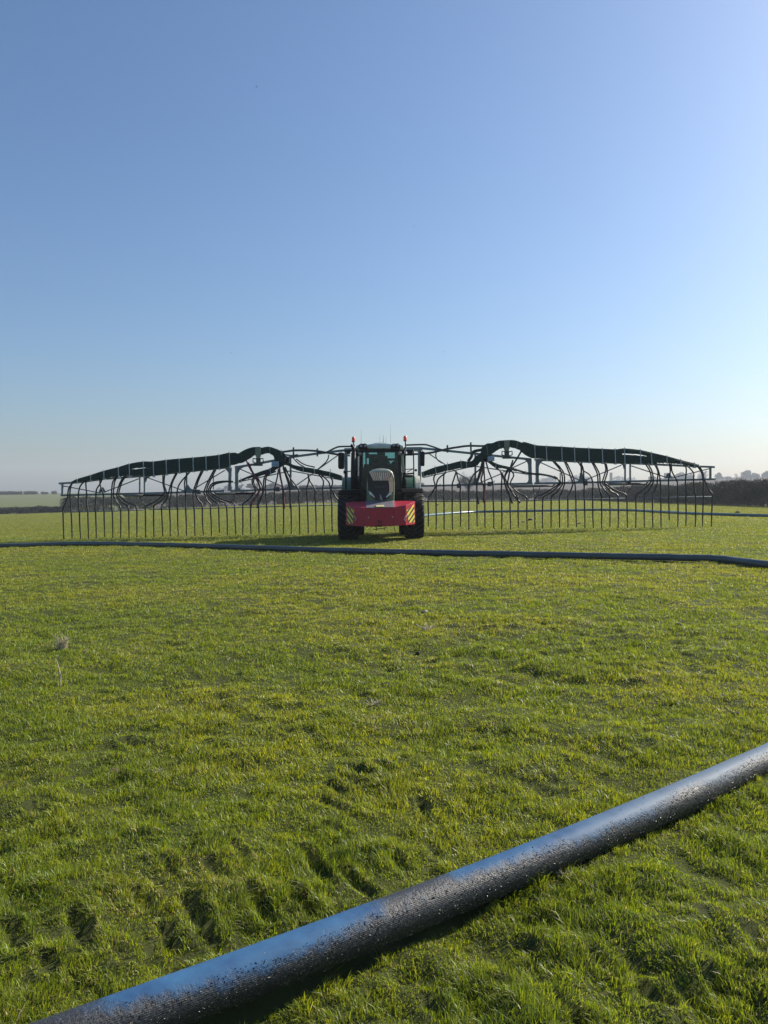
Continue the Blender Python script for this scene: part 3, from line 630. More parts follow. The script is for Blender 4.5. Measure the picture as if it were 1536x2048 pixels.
# roof
mb = MB(); ro = [(436, 350), (440, 318), (470, 303), (590, 300), (640, 292), (740, 289), (860, 291), (900, 298), (1000, 303), (1030, 318), (1034, 350)]
fr0 = zpoly(ro, 27.88); mb.loft([fr0, [p + Vector((0, .12, .0)) for p in fr0], [p + Vector((0, 1.95, .02)) for p in fr0]], False); mb.build('roof', M['roof'], CB, .04, 3)
mb = MB(); mb.prism(zpoly([(640, 295), (665, 282), (700, 279), (790, 280), (825, 286), (850, 296)], 28.3), Vector((0, .7, 0))); mb.build('roof_hatch', M['roof'], CB, .01)
for xs in ((505, 556), (906, 958)):
    e = empty('work_lamps', Z(sum(xs) / 2, 318, 27.8), CB)
    mb = MB(); mb.prism(zpoly([(xs[0] - 42, 350), (xs[0] - 34, 312), (xs[0] - 12, 290), (xs[0] + 12, 288), (xs[0] + 26, 294), (xs[1] - 14, 286), (xs[1] + 8, 288), (xs[1] + 24, 302), (xs[1] + 32, 350)], 27.72), Vector((0, .14, 0))); mb.build('lamp_housing', M['black'], e, .02)
    for a in xs: mb = MB(); mb.lathe(Z(a, 317 if a < 700 else 308, 27.70), (0, 1, 0), [(-.0, .03), (.005, .045), (.03, .05)], 16); mb.build('lamp_lens', M['lens'], e)
for a, b_ in ((492, 416), (978, 408)):
    mb = MB(); mb.lathe(Z(a, b_, 27.78), (0, 1, 0), [(0, .055), (.01, .07), (.12, .065)], 18); ob = mb.build('side_lamp', M['lampbody'], CB)
    mb = MB(); mb.lathe(Z(a, b_, 27.77), (0, 1, 0), [(0, .03), (.008, .045)], 16); mb.build('lamp_lens', M['lens'], CB)
for (a, b_, c_, d_) in ((505, 110, 505, 292), (777, 185, 777, 288), (815, 200, 808, 288), (735, 165, 735, 285), (865, 50, 868, 292)):
    th = .011 if a == 777 else .0045
    mb = MB(); mb.tube([Z(c_, d_, 28.8), Z(a, b_, 28.8)], [th, th * .6], 6); mb.build('antenna', M['black'], CB)
# beacons
for a, tb, yb, base in ((411, 205, 262, [(412, 262), (412, 290), (425, 322)]), (1045, 193, 250, [(1047, 250), (1050, 290), (1050, 345)])):
    e = empty('beacon', Z(a, yb, 28.3), CB); k = mpz(28.3)
    mb = MB(); c0 = Z(a, yb, 28.3); mb.lathe(c0, (0, 0, 1), [(0, 19 * k), (8 * k, 21 * k), (38 * k, 20 * k), (52 * k, 16 * k), (57 * k, 8 * k)], 16); mb.build('beacon_lens', M['orange'], e)
    mb = MB(); mb.lathe(c0, (0, 0, 1), [(-12 * k, 10 * k), (-10 * k, 18 * k), (0, 20 * k)], 14); mb.tube(catmull([Z(q, r_, 28.3) for q, r_ in base], 4), .022, 8); mb.build('beacon_stalk', M['black'], e)
# exhaust and pillars
mb = MB(); mb.tube([Z(412, 850, 27.5), Z(412, 640, 27.5), Z(412, 400, 27.5)], [.10, .10, .085], 16); mb.tube(catmull([Z(412, 405, 27.5), Z(410, 350, 27.5), Z(398, 325, 27.5), Z(378, 306, 27.5)], 4), .06, 14); mb.build('exhaust_stack', M['black'], TR)
mb = MB(); mb.tube([Z(1150, 822, 27.8), Z(1152, 600, 27.8), Z(1148, 385, 27.8), Z(1135, 350, 27.8)], .022, 8)
mb.tube([Z(1045, 700, 27.8), Z(1047, 430, 27.8), Z(1050, 345, 27.8)], .022, 8); mb.tube([Z(1047, 608, 27.8), Z(1150, 600, 27.8)], .015, 8); mb.tube([Z(1068, 642, 27.8), Z(1140, 602, 27.8)], .013, 8)
mb.tube([Z(1035, 665, 27.8), Z(1150, 655, 27.8)], .03, 8); mb.tube([Z(1035, 690, 27.8), Z(1140, 690, 27.8)], .045, 8); mb.box(Z(1178, 617, 27.8), (.08, .06, .08)); mb.tube([Z(1150, 617, 27.8), Z(1178, 617, 27.8)], .015, 6)
mb.tube([Z(1045, 378, 27.8), Z(1110, 372, 27.9), Z(1235, 385, 27.9)], .022, 8); mb.box(Z(1105, 410, 27.95), (.2, .12, .16))
mb.build('handrail', M['black'], CB)
mb = MB(); mb.tube([Z(300, 640, 27.8), Z(385, 628, 27.8)], .018, 8); mb.build('grab_bar', M['black'], CB)
mb = MB(); mb.tube([Z(318, 850, 27.8), Z(318, 690, 27.8), Z(312, 640, 27.8)], .03, 8); mb.box(Z(300, 640, 27.8), (.07, .06, .1)); mb.build('handrail', M['black'], CB)
mb = MB(); mb.tube([Z(300, 375, 27.9), Z(385, 372, 27.9), Z(455, 385, 27.9)], .022, 8); mb.box(Z(350, 395, 27.92), (.14, .1, .14)); mb.build('mirror_bracket', M['black'], CB)
for x0, x1, y0, y1 in ((222, 298, 398, 602), (1228, 1288, 385, 566)):
    e = empty('mirror', Z((x0 + x1) / 2, (y0 + y1) / 2, 27.9), CB)
    mb = MB(); mb.prism(zpoly([(x0 + 6, y0), (x1 - 4, y0 + 3), (x1, y0 + 20), (x1 - 3, y1 - 8), (x1 - 10, y1), (x0 + 12, y1), (x0, y1 - 20), (x0, y0 + 20)], 27.85), Vector((0, .14, 0))); mb.build('mirror_shell', M['black'], e, .02)
    a_ = Z((x0 + x1) / 2, y0, 27.92); b2 = Z(395 if x0 < 700 else 1060, 385, 27.95); mb = MB(); mb.tube([a_, a_ + Vector((0, 0, .05)), b2], .02, 8); mb.build('mirror_arm', M['black'], e)
# fenders
def arc_fender(x0, x1, Yc, zc, r_, a0, a1, m, nm, th=.03):
    mb = MB(); rings = []
    for k in range(15):
        a = R(a0 + (a1 - a0) * k / 14); cy, sy = -math.cos(a), math.sin(a)
        rings.append([Vector((x0, Yc + cy * r_, zc + sy * r_)), Vector((x1, Yc + cy * r_, zc + sy * r_)), Vector((x1, Yc + cy * (r_ - th), zc + sy * (r_ - th))), Vector((x0, Yc + cy * (r_ - th), zc + sy * (r_ - th)))])
    mb.loft(rings, False); return mb.build(nm, m, TR, .01)
def xz(zx, Y): return Z(zx, 800, Y).x
arc_fender(xz(1058, 28.6), xz(1172, 28.6), 29.4, 1.05, 1.20, 5, 130, M['green'], 'rear_fender'); arc_fender(xz(1172, 28.6) + .003, xz(1236, 28.6), 29.4, 1.05, 1.195, 5, 130, M['cream'], 'fender_edge')  # right edge is cream to carry the sunlight on it; left stays green
arc_fender(xz(330, 28.6), xz(440, 28.6), 29.4, 1.02, 1.20, 5, 130, M['green'], 'rear_fender'); arc_fender(xz(268, 28.6), xz(330, 28.6) - .003, 29.4, 1.02, 1.195, 5, 130, M['green'], 'fender_edge')
arc_fender(xz(1005, 26.6), xz(1258, 26.6), 26.6, .80, .95, 58, 150, M['guard'], 'front_mudguard'); arc_fender(xz(228, 26.6), xz(495, 26.6), 26.6, .77, .95, 58, 150, M['guard'], 'front_mudguard')
for a, nm in ((1030, 'fuel_tank'), (470, 'step_box')): mb = MB(); mb.box((xz(a, 27.6), 27.7, 1.15), (.5, .9, .9)); mb.build(nm, M['black'], TR, .04)
mb = MB(); mb.box((xz(745, 29), 28.9, 1.72), (1.55, 1.6, .1)); mb.build('cab_floor', M['black'], CB)
# seat, wheel, dash
mb = MB(); sx0 = Z(735, 700, 29.2); mb.box(sx0 + Vector((0, 0, .10)), (.55, .5, .14)); mb.box(sx0 + Vector((0, .28, .48)), (.5, .14, .7)); mb.build('seat', M['dcloth'], CB, .05, 3)
mb = MB(); c0 = Z(735, 585, 28.55); ringp = [c0 + Vector((math.cos(a) * .2, math.sin(a) * .13, math.sin(a) * .15)) for a in np.linspace(0, 2 * math.pi, 25)]; mb.tube(ringp, .016, 8, caps=False); mb.tube([c0, c0 + Vector((0, -.3, -.5))], .05, 8); mb.tube([c0 + Vector((-.2, 0, 0)), c0 + Vector((.2, 0, 0))], .014, 6); mb.build('steering_wheel', M['black'], CB)
mb = MB(); mb.box(Z(640, 585, 28.4), (.6, .3, .25)); mb.box(Z(850, 600, 28.4), (.4, .25, .3)); mb.build('dashboard', M['black'], CB, .03)

# driver, seated in the cab
def driver():
    root = empty('person', Z(735, 700, 29.1))
    tag(root, 'driver in a red sleeved top sitting behind the windscreen of the tractor', 'person')
    b0 = Z(735, 690, 29.1) + Vector((0, -.02, .18))
    J = {'pelvis': (0, 0, 0), 'belly': (0, -.02, .20), 'chest': (0, -.03, .40), 'neck': (0, -.05, .56), 'head': (0, -.09, .70), 'crown': (0, -.08, .80),
         'ls': (-.19, -.03, .48), 'le': (-.27, -.16, .24), 'lw': (-.17, -.40, .22), 'lh': (-.13, -.48, .25),
         'rs': (.19, -.03, .48), 're': (.34, -.14, .27), 'rw': (.33, -.38, .28), 'rh': (.32, -.46, .30),
         'lk': (-.14, -.45, .05), 'lf': (-.14, -.55, -.36), 'rk': (.14, -.45, .05), 'rf': (.14, -.55, -.36), 'lhip': (-.10, -.02, -.02), 'rhip': (.10, -.02, -.02)}
    Rr = {'pelvis': .15, 'belly': .14, 'chest': .155, 'neck': .06, 'head': .09, 'crown': .07, 'ls': .075, 'le': .05, 'lw': .034, 'lh': .04, 'rs': .075, 're': .05, 'rw': .034, 'rh': .04, 'lk': .07, 'lf': .05, 'rk': .07, 'rf': .05, 'lhip': .10, 'rhip': .10}
    E_ = [('pelvis', 'belly'), ('belly', 'chest'), ('chest', 'neck'), ('neck', 'head'), ('head', 'crown'), ('chest', 'ls'), ('ls', 'le'), ('le', 'lw'), ('lw', 'lh'), ('chest', 'rs'), ('rs', 're'), ('re', 'rw'), ('rw', 'rh'), ('pelvis', 'lhip'), ('lhip', 'lk'), ('lk', 'lf'), ('pelvis', 'rhip'), ('rhip', 'rk'), ('rk', 'rf')]
    names = list(J); ix = {k: i for i, k in enumerate(names)}
    off = b0 - wloc(root)
    me = bpy.data.meshes.new('body'); me.from_pydata([tuple(Vector(J[k]) + off) for k in names], [(ix[a], ix[c]) for a, c in E_], []); me.update()
    o = bpy.data.objects.new('body', me); C.objects.link(o); o.parent = root
    md = o.modifiers.new('skin', 'SKIN'); sv = me.skin_vertices[0].data
    for i, k in enumerate(names): sv[i].radius = (Rr[k], Rr[k]); sv[i].use_root = (k == 'pelvis')
    ss = o.modifiers.new('sub', 'SUBSURF'); ss.levels = 2; ss.render_levels = 2
    me.materials.append(M['skin'])
    mb = MB(); c = b0 + Vector((0, -.03, .22))
    rings = []
    for zq, rx, ry in ((-.22, .20, .15), (0, .19, .15), (.18, .22, .16), (.28, .21, .14), (.33, .12, .10), (.36, .08, .08)):
        rings.append([c + Vector((math.cos(a) * rx, math.sin(a) * ry, zq)) for a in np.linspace(0, 2 * math.pi, 18, endpoint=False)])
    mb.loft(rings, True); mb.build('jacket', M['maroon'], root)
    for s, el, wr in ((-1, J['le'], J['lw']), (1, J['re'], J['rw'])):
        mb = MB(); mb.tube(catmull([b0 + Vector(J['ls' if s < 0 else 'rs']), b0 + Vector(el), b0 + Vector(wr)], 5), [.105, .10, .09, .085, .08, .075, .07, .065, .06, .055, .05], 12); mb.build('sleeve', M['hivis'] if s > 0 else M['maroon'], root)
    mb = MB(); hd = b0 + Vector((0, -.07, .75)); mb.sphere(hd + Vector((0, .015, .035)), .108, 14, 8, (1, 1.08, .9)); mb.build('hair', M['dcloth'], root)
    mb = MB(); mb.sphere(hd + Vector((0, -.115, -.045)), .018, 8, 5, (1, 1, 1.3)); mb.build('nose', M['skin'], root)
    for s in (-1, 1): mb = MB(); mb.sphere(hd + Vector((s * .1, -.01, -.03)), .022, 8, 5, (.5, 1, 1.4)); mb.build('ear', M['skin'], root)
    for s, wv in ((-1, J['lh']), (1, J['rh'])):
        mb = MB(); p = b0 + Vector(wv)
        for k in range(5):
            d = Vector(((k - 2) * .017, -.06, -.02)) if k < 4 else Vector((-s * .05, -.02, .02)); mb.tube(catmull([p + Vector(((k - 2) * .014, 0, 0)), p + d * .8, p + d + Vector((0, .0, -.025))], 3), .009, 6)
        mb.build('fingers', M['skin'], root)
driver()
jp = Z(925, 555, 29.0); JK = empty('jacket', jp); tag(JK, 'red jacket hanging inside the cab beside the driver', 'jacket')
mb = MB(); rings = []
for zq, rx in ((.16, .05), (.12, .13), (.02, .17), (-.12, .16), (-.30, .18)):
    rings.append([jp + Vector((math.cos(a) * rx * (1 + .12 * math.sin(5 * a + zq * 9)), math.sin(a) * .07 * (1 + .25 * math.sin(4 * a)), zq)) for a in np.linspace(0, 2 * math.pi, 20, endpoint=False)])
mb.loft(rings, True); mb.build('fabric', M['hivis'], JK)
mb = MB(); mb.tube(catmull([jp + Vector((.12, 0, .10)), jp + Vector((.20, -.02, -.05)), jp + Vector((.19, -.03, -.26))], 4), [.06] * 4 + [.05] * 5, 10); mb.build('sleeve', M['hivis'], JK)
mb = MB(); mb.tube(catmull([jp + Vector((0, 0, .15)), jp + Vector((0, .02, .22)), jp + Vector((.03, .02, .26)), jp + Vector((.04, .02, .22))], 4), .008, 6); mb.build('hook', M['black'], JK)

# ------------------------------------------------------------------ dribble bar behind the tractor
YB = 30.9; KP = YB / FPX                      # metres per photo pixel at the boom
DB = empty('dribble_bar', P(768, 1075, YB)); DB.location.z = float(base_h(0, YB))
tag(DB, 'wide slurry spreading boom with rows of hanging hoses mounted behind the tractor', 'spreading boom')
def fL1(x, y): return (100 + x / 3.84, 860 + y / 3.84)
def fL2(x, y): return (380 + x / 3.84, 860 + y / 3.84)
def fR1(x, y): return (780 + x / 3.84, 860 + y / 3.84)
def fR2(x, y): return (1136 + x / 3.84, 860 + y / 3.84)
def W(f, pts, Y=YB): return [P(*f(a, b_), Y) for a, b_ in pts]
ZPX = KP / 3.84                                # metres per zoomed pixel
def rail(name, f, pts, wpx, m='steel', Y=YB, square=True, parent=None):
    mb = MB(); mb.tube(W(f, pts, Y), wpx * ZPX / (1.41 if square else 2) * (1.0), 4 if square else 10, not square, True, 0, math.pi / 4 if square else 0)
    return mb.build(name, M[m], parent or DB)
# wings: chords
for nm, f, top, wt, low, hoserail in (
    ('left', fL1, [(70, 411), (210, 403), (415, 376), (700, 355), (1050, 319), (1392, 285)], 14, [(85, 502), (480, 493), (690, 488), (1040, 478), (1340, 468)], [(96, 631), (480, 622), (722, 613)]),
    ('right', fR2, [(1125, 285), (970, 279), (640, 263), (400, 253), (0, 240), (-255, 229)], 14, [(1130, 378), (650, 390), (0, 407), (-260, 410)], [(1112, 512), (800, 517), (522, 525)])):
    mb = MB()
    for pts, wpx in ((top, 15), (low, 15)): mb.tube(W(f, pts), wpx * ZPX / 1.41, 4, False, True, 0, math.pi / 4)
    if nm == 'left':
        post = [((96, 408), (96, 500), 14), ((690, 358), (690, 488), 11), ((726, 355), (726, 486), 11), ((1050, 320), (1050, 474), 12), ((1385, 288), (1380, 468), 22)]
        diag = [((105, 430), (390, 484)), ((415, 478), (682, 374)), ((750, 366), (1025, 466)), ((1110, 450), (1345, 308)), ((1255, 330), (1255, 455))]
        guss = [[(388, 440), (410, 440), (432, 478), (370, 482)], [(728, 356), (775, 358), (745, 372), (738, 400), (726, 400)], [(1048, 420), (1060, 420), (1082, 450), (1115, 462), (1115, 474), (1000, 474), (1035, 455)], [(1398, 285), (1340, 290), (1350, 305), (1368, 325), (1376, 360), (1392, 360)], [(1396, 468), (1370, 468), (1374, 430), (1394, 430)]]
    else:
        post = [((1093, 284), (1093, 378), 14), ((477, 256), (477, 390), 11), ((438, 254), (438, 392), 11), ((103, 243), (103, 400), 12), ((-237, 230), (-237, 408), 22)]
        diag = [((1085, 297), (795, 370)), ((760, 366), (485, 275)), ((410, 270), (130, 386)), ((90, 386), (-210, 250)), ((-60, 330), (-60, 400))]
        guss = [[(785, 330), (765, 330), (745, 370), (800, 372)], [(440, 255), (395, 254), (420, 270), (428, 300), (440, 300)], [(92, 330), (112, 330), (118, 365), (150, 385), (150, 400), (50, 402), (85, 385)], [(-248, 230), (-180, 232), (-205, 248), (-220, 270), (-228, 310), (-248, 310)], [(-248, 408), (-220, 408), (-222, 375), (-248, 375)]]
    for a, b_, wpx in post: mb.tube(W(f, [a, b_]), wpx * ZPX / 1.41, 4, False, True, 0, math.pi / 4)
    for a, b_ in diag: mb.tube(W(f, [a, b_], YB + .02), 7.5 * ZPX / 1.41, 4, False, True, 0, math.pi / 4)
    for g in guss: mb.prism(W(f, g, YB - .01), Vector((0, .025, 0)))
    mb.build('boom_arm', M['steel'], DB)
    mb = MB(); mb.tube(W(f, hoserail), 9 * ZPX / 2, 8); mb.build('hose_rail', M['rail'], DB)
for f, top, low, hr in ((fL2, [(345, 287), (470, 268), (600, 243), (790, 206), (1000, 178), (1150, 160), (1245, 150)], [(312, 468), (560, 460), (720, 455), (1170, 445)], [(-310, 611), (0, 605), (320, 596), (700, 586), (1140, 575)]),
                        (fR1, [(1085, 226), (900, 208), (760, 193), (440, 160), (240, 140), (60, 146)], [(1095, 411), (700, 418), (230, 431)], [(255, 550), (700, 546), (1060, 543), (1500, 531), (1805, 525)])):
    mb = MB()
    mb.tube(W(f, top), 17 * ZPX / 1.41, 4, False, True, 0, math.pi / 4); mb.tube(W(f, low), 14 * ZPX / 1.41, 4, False, True, 0, math.pi / 4)
    if f is fL2:
        post = [((360, 288), (360, 468), 24), ((772, 215), (775, 455), 14)]
        diag = [((385, 300), (500, 350)), ((570, 372), (705, 432)), ((1135, 195), (945, 330)), ((945, 335), (815, 425)), ((340, 405), (700, 330)), ((780, 315), (1165, 385)), ((700, 330), (775, 312))]
        guss = [[(346, 284), (430, 278), (385, 300), (372, 330), (368, 360), (346, 360)], [(346, 468), (400, 468), (375, 440), (368, 410), (346, 410)], [(765, 400), (785, 400), (795, 425), (845, 445), (845, 458), (700, 460), (755, 430)]]
    else:
        post = [((1072, 226), (1078, 410), 24), ((655, 185), (655, 420), 14)]
        diag = [((285, 172), (500, 318)), ((500, 320), (610, 388)), ((1050, 240), (850, 332)), ((850, 338), (690, 405)), ((255, 365), (655, 275)), ((655, 278), (1090, 345))]
        guss = [[(1088, 226), (1020, 222), (1050, 240), (1062, 270), (1066, 300), (1088, 300)], [(1088, 410), (1040, 412), (1060, 395), (1068, 370), (1088, 370)], [(645, 370), (668, 370), (672, 400), (720, 412), (720, 425), (590, 425), (640, 400)]]
    for a, b_, wpx in post: mb.tube(W(f, [a, b_]), wpx * ZPX / 1.41, 4, False, True, 0, math.pi / 4)
    for a, b_ in diag: mb.tube(W(f, [a, b_], YB + .02), 8 * ZPX / 1.41, 4, False, True, 0, math.pi / 4)
    for g in guss: mb.prism(W(f, g, YB - .01), Vector((0, .025, 0)))
    mb.build('boom_arm', M['steel'], DB)
    mb = MB(); mb.tube(W(f, hr, YB - .01), 8.5 * ZPX / 2, 8); mb.build('hose_rail', M['rail'], DB)
# centre frame
mb = MB()
for a in (320, 1222):
    mb.tube([Z(a, 350, 30.5), Z(a + (4 if a < 700 else 0), 800, 30.5)], 40 * mpz(30.5) / 1.5, 4, False, True, 0, math.pi / 4)
    mb.tube([Z(a, 800, 30.5), Z(a, 1250, 30.5)], 40 * mpz(30.5) / 1.5, 4, False, True, 0, math.pi / 4)
mb.bar(Z(300, 365, 30.6), Z(1240, 350, 30.6), .07); mb.bar(Z(300, 830, 30.6), Z(1240, 810, 30.6), .08); mb.bar(Z(300, 1240, 30.6), Z(1240, 1230, 30.6), .08)
mb.bar(P(690, 978, 30.5), P(690, 912, 30.5), .03); mb.build('centre_frame', M['steel'], DB)
# the tall end parts of the centre frame stand on two small wheels hidden behind the tractor; a hitch joins both
mb = MB(); mb.box(P(766, 1030, 30.6), (.5, .5, .5)); mb.bar(P(766, 1040, 30.6), P(766, 1035, 29.9), .08); mb.build('hitch', M['steel_d'], DB)

# hose bundles
def bundle(name, f, top, bot, Yq=YB - .16, rad=.0205, keep=40, m='hose', gap=None):
    t3 = W(f, top, Yq); b3 = W(f, bot, Yq); mb = MB(); D = rad * 2.02
    tt = catmull(t3, 5); bb = catmull(b3, 5); k = len(tt)
    for i in range(keep):
        pts = []
        for j in range(k):
            d = bb[j] - tt[j]; th = d.length
            hole = gap and gap[0] < j / (k - 1) < gap[1] and abs((i + .5) * D / max(th, 1e-6) - gap[2]) < gap[3]
            if (i + .6) * D <= th + .004 and not hole:
                wob = .006 * math.sin(j * .33 + i * 1.7); p = tt[j] + d.normalized() * ((i + .5) * D); p = p + Vector((0, wob * 1.5 + .02 * ((i * 7) % 3 - 1), wob * .5)); pts.append(p)
            else:
                if len(pts) > 2: mb.tube(pts, rad, 7)
                pts = []
        if len(pts) > 2: mb.tube(pts, rad, 7)
    for i in range(keep):
        pts = []
        for j in range(k):
            d = bb[j] - tt[j]
            hole = gap and gap[0] < j / (k - 1) < gap[1] and abs((i + 1) * D / max(d.length, 1e-6) - gap[2]) < gap[3]
            if (i + 1.1) * D <= d.length and not hole: pts.append(tt[j] + d.normalized() * ((i + 1.0) * D) + Vector((0, .042, 0)))
            else:
                if len(pts) > 2: mb.tube(pts, rad, 7)
                pts = []
        if len(pts) > 2: mb.tube(pts, rad, 7)
    return mb.build(name, M[m], DB)
LT = [(160, 400), (210, 376), (310, 346), (410, 313), (520, 286), (610, 259), (715, 241), (790, 241), (890, 229), (990, 220), (1100, 210), (1200, 201), (1300, 190), (1375, 173)]
LB = [(162, 408), (210, 398), (310, 385), (410, 370), (520, 358), (610, 352), (715, 350), (790, 350), (890, 336), (990, 322), (1100, 311), (1200, 302), (1300, 291), (1392, 276)]
bundle('hose_bundle', fL1, LT, LB, gap=(.41, .52, .47, .034))
bundle('hose_bundle', fL2, [(300, 176), (345, 174), (370, 180), (400, 163), (435, 146), (490, 131), (540, 136), (600, 127), (650, 140), (700, 162), (740, 190)], [(318, 274), (360, 262), (400, 250), (440, 232), (480, 205), (500, 192), (545, 190), (600, 178), (640, 200), (670, 240), (730, 250)], YB - .18)
bundle('hose_bundle', fL2, [(640, 190), (700, 230), (760, 250), (800, 268), (870, 283), (950, 296), (1030, 312), (1080, 322), (1172, 352)], [(660, 262), (710, 262), (760, 275), (800, 300), (870, 322), (950, 335), (1030, 348), (1080, 362), (1178, 388)], YB - .12)
bundle('hose_bundle', fL2, [(720, 200), (660, 250), (620, 292), (560, 312), (500, 334), (440, 358), (375, 385)], [(735, 262), (690, 290), (640, 318), (580, 336), (510, 352), (445, 374), (378, 402)], YB - .10)
bundle('hose_bundle', fL2, [(330, 390), (270, 388), (200, 402), (165, 425)], [(330, 402), (270, 402), (205, 414), (176, 432)], YB - .10)
RT = [(-372, 112), (-340, 92), (-265, 112), (-247, 116), (-167, 122), (-47, 128), (50, 134), (160, 139), (265, 144), (362, 148), (435, 141), (555, 153), (640, 173), (760, 201), (865, 229), (970, 256), (1008, 270)]
RB = [(-360, 168), (-330, 190), (-285, 212), (-247, 217), (-167, 226), (-47, 231), (50, 237), (160, 240), (265, 246), (362, 250), (435, 252), (555, 252), (640, 258), (760, 256), (865, 262), (970, 277), (1010, 283)]
bundle('hose_bundle', fR2, RT, RB, gap=(.62, .72, .40, .05))
bundle('hose_bundle', fR1, [(700, 140), (740, 106), (785, 100), (830, 83), (880, 79), (950, 78), (1000, 92), (1050, 111), (1110, 116)], [(720, 210), (760, 205), (790, 180), (830, 152), (880, 136), (945, 136), (1000, 158), (1050, 196), (1110, 214)], YB - .18)
bundle('hose_bundle', fR1, [(242, 325), (345, 286), (440, 263), (540, 238), (590, 242), (630, 236), (660, 200), (720, 170)], [(246, 362), (360, 334), (470, 306), (560, 292), (610, 288), (660, 278), (700, 240), (745, 215)], YB - .12)
bundle('hose_bundle', fR1, [(740, 190), (780, 236), (830, 262), (930, 286), (1040, 320), (1075, 326)], [(735, 235), (770, 262), (815, 288), (925, 304), (1038, 336), (1075, 342)], YB - .10)
bundle('hose_bundle', fR1, [(1075, 326), (1105, 330), (1160, 333), (1235, 347), (1285, 368)], [(1075, 342), (1105, 345), (1160, 348), (1232, 360), (1278, 380)], YB - .10)
# distribution heads where the bundles meet
for f, poly in ((fL2, [(640, 190), (720, 185), (760, 215), (760, 262), (720, 268), (660, 262)]), (fR1, [(790, 165), (715, 150), (690, 190), (690, 240), (720, 246), (775, 236)])):
    mb = MB(); mb.prism(W(f, poly, YB - .06), Vector((0, .4, 0))); mb.build('distributor', M['black'], DB, .03)
    mb = MB(); x0, y0 = ((625, 242) if f is fL2 else (752, 200)); x1, y1 = ((681, 284) if f is fL2 else (803, 240))
    mb.prism(W(f, [(x0, y0 + 3), (x1, y0 - 3), (x1, y1 - 3), (x0, y1)], YB - .30), Vector((0, .12, 0)))
    mb.build('control_box', M['box'], DB, .015)
# saddles that carry the hump of hoses
for f, a, y0, y1 in ((fL2, 523, 130, 215), (fR1, 899, 78, 160)):
    mb = MB(); mb.prism(W(f, [(a - 22, y0), (a + 20, y0 - 2), (a + 20, y1 - 20), (a + 10, y1), (a - 12, y1), (a - 22, y1 - 20)], YB - .24), Vector((0, .2, 0))); mb.build('hose_saddle', M['olive'], DB, .01)
    mb = MB(); mb.prism(W(f, [(a - 16, y1 - 4), (a + 16, y1 - 4), (a + 18, y1 + 50), (a - 16, y1 + 52)], YB - .1), Vector((0, .2, 0)))
    for s in (-1, 1):
        mb.tube(W(f, [(a + s * 15, y1 + 8), (a + s * 38, y1 + 2), (a + s * 40, y1 + 30), (a + s * 16, y1 + 40)], YB - .08), .028, 6)
    mb.box(P(*f(a, y1 + 52), YB - .02), (.36, .16, .09)); mb.build('saddle_bracket', M['steel_d'], DB, .008)
# straps over the bundles
def straps(f, top, bot, xs):
    tx = [p[0] for p in top]; bx = [p[0] for p in bot]
    for x_ in xs:
        yt = np.interp(x_, sorted(tx), [q[1] for q in sorted(top)]); yb = np.interp(x_ + 6, sorted(bx), [q[1] for q in sorted(bot)])
        mb = MB(); a = P(*f(x_ - 1, yt - 7), YB - .225); b_ = P(*f(x_ + 4, yb + 10), YB - .225)
        mb.tube([a, b_], 6.0 * ZPX / 1.41, 4, False, True, 0, math.pi / 4); mb.box(b_, (.075, .07, .05)); mb.tube([b_, b_ + Vector((0, .22, 0))], .018, 6); mb.build('hose_strap', M['steel_l'], DB)
straps(fL1, LT, LB, [207, 310, 412, 524, 608, 717, 793, 892, 992, 1098, 1197, 1297, 1378])
straps(fR2, RT, RB, [-255, -166, -48, 50, 160, 264, 362, 434, 556, 641, 760, 866, 970])
for f, xs in ((fL2, [(868, 280, 872, 330), (950, 285, 960, 345), (1080, 300, 1068, 370), (612, 290, 620, 340), (390, 365, 395, 410), (610, 130, 615, 178), (700, 150, 702, 192)]), (fR1, [(252, 320, 262, 362), (345, 272, 355, 332), (440, 248, 442, 310), (542, 228, 552, 295), (585, 240, 590, 292), (815, 250, 812, 300), (1043, 312, 1045, 350), (828, 84, 842, 132), (980, 92, 972, 145), (742, 112, 752, 195)])):
    for a, b_, c_, d_ in xs:
        mb = MB(); mb.tube(W(f, [(a, b_), (c_, d_)], YB - .22), 5 * ZPX / 1.41, 4, False, True, 0, math.pi / 4); mb.build('hose_strap', M['steel_l'] if b_ > 200 else M['olive'], DB)
# supply pipes
for f, pts, r_ in ((fL2, [(690, 170), (740, 165), (800, 157), (900, 157), (985, 163), (1060, 176), (1150, 190), (1230, 196)], .042), (fL2, [(1030, 180), (1065, 163), (1110, 140), (1150, 128), (1240, 126)], .034), (fL2, [(690, 196), (740, 192), (780, 196), (830, 190)], .03),
                   (fR1, [(750, 122), (700, 123), (600, 122), (520, 132), (440, 145), (380, 160), (290, 178), (120, 190)], .042), (fR1, [(440, 160), (390, 150), (340, 132), (300, 120), (260, 112), (120, 116)], .034), (fR1, [(720, 152), (670, 158), (635, 172), (625, 205), (600, 240)], .06)):
    mb = MB(); mb.tube(catmull(W(f, pts, YB - .10), 5), r_, 12); mb.build('supply_pipe', M['steel_d'] if r_ < .05 else M['hose_d'], DB)
for f, pts in ((fL2, [((795, 133), (795, 222)), ((978, 142), (978, 203))]), (fR1, [((620, 95), (622, 168)), ((440, 116), (442, 174))])):
    for a, b_ in pts: mb = MB(); mb.tube(W(f, [a, b_], YB - .12), 12 * ZPX / 1.41, 4, False, True, 0, math.pi / 4); mb.build('pipe_bracket', M['steel_d'], DB)
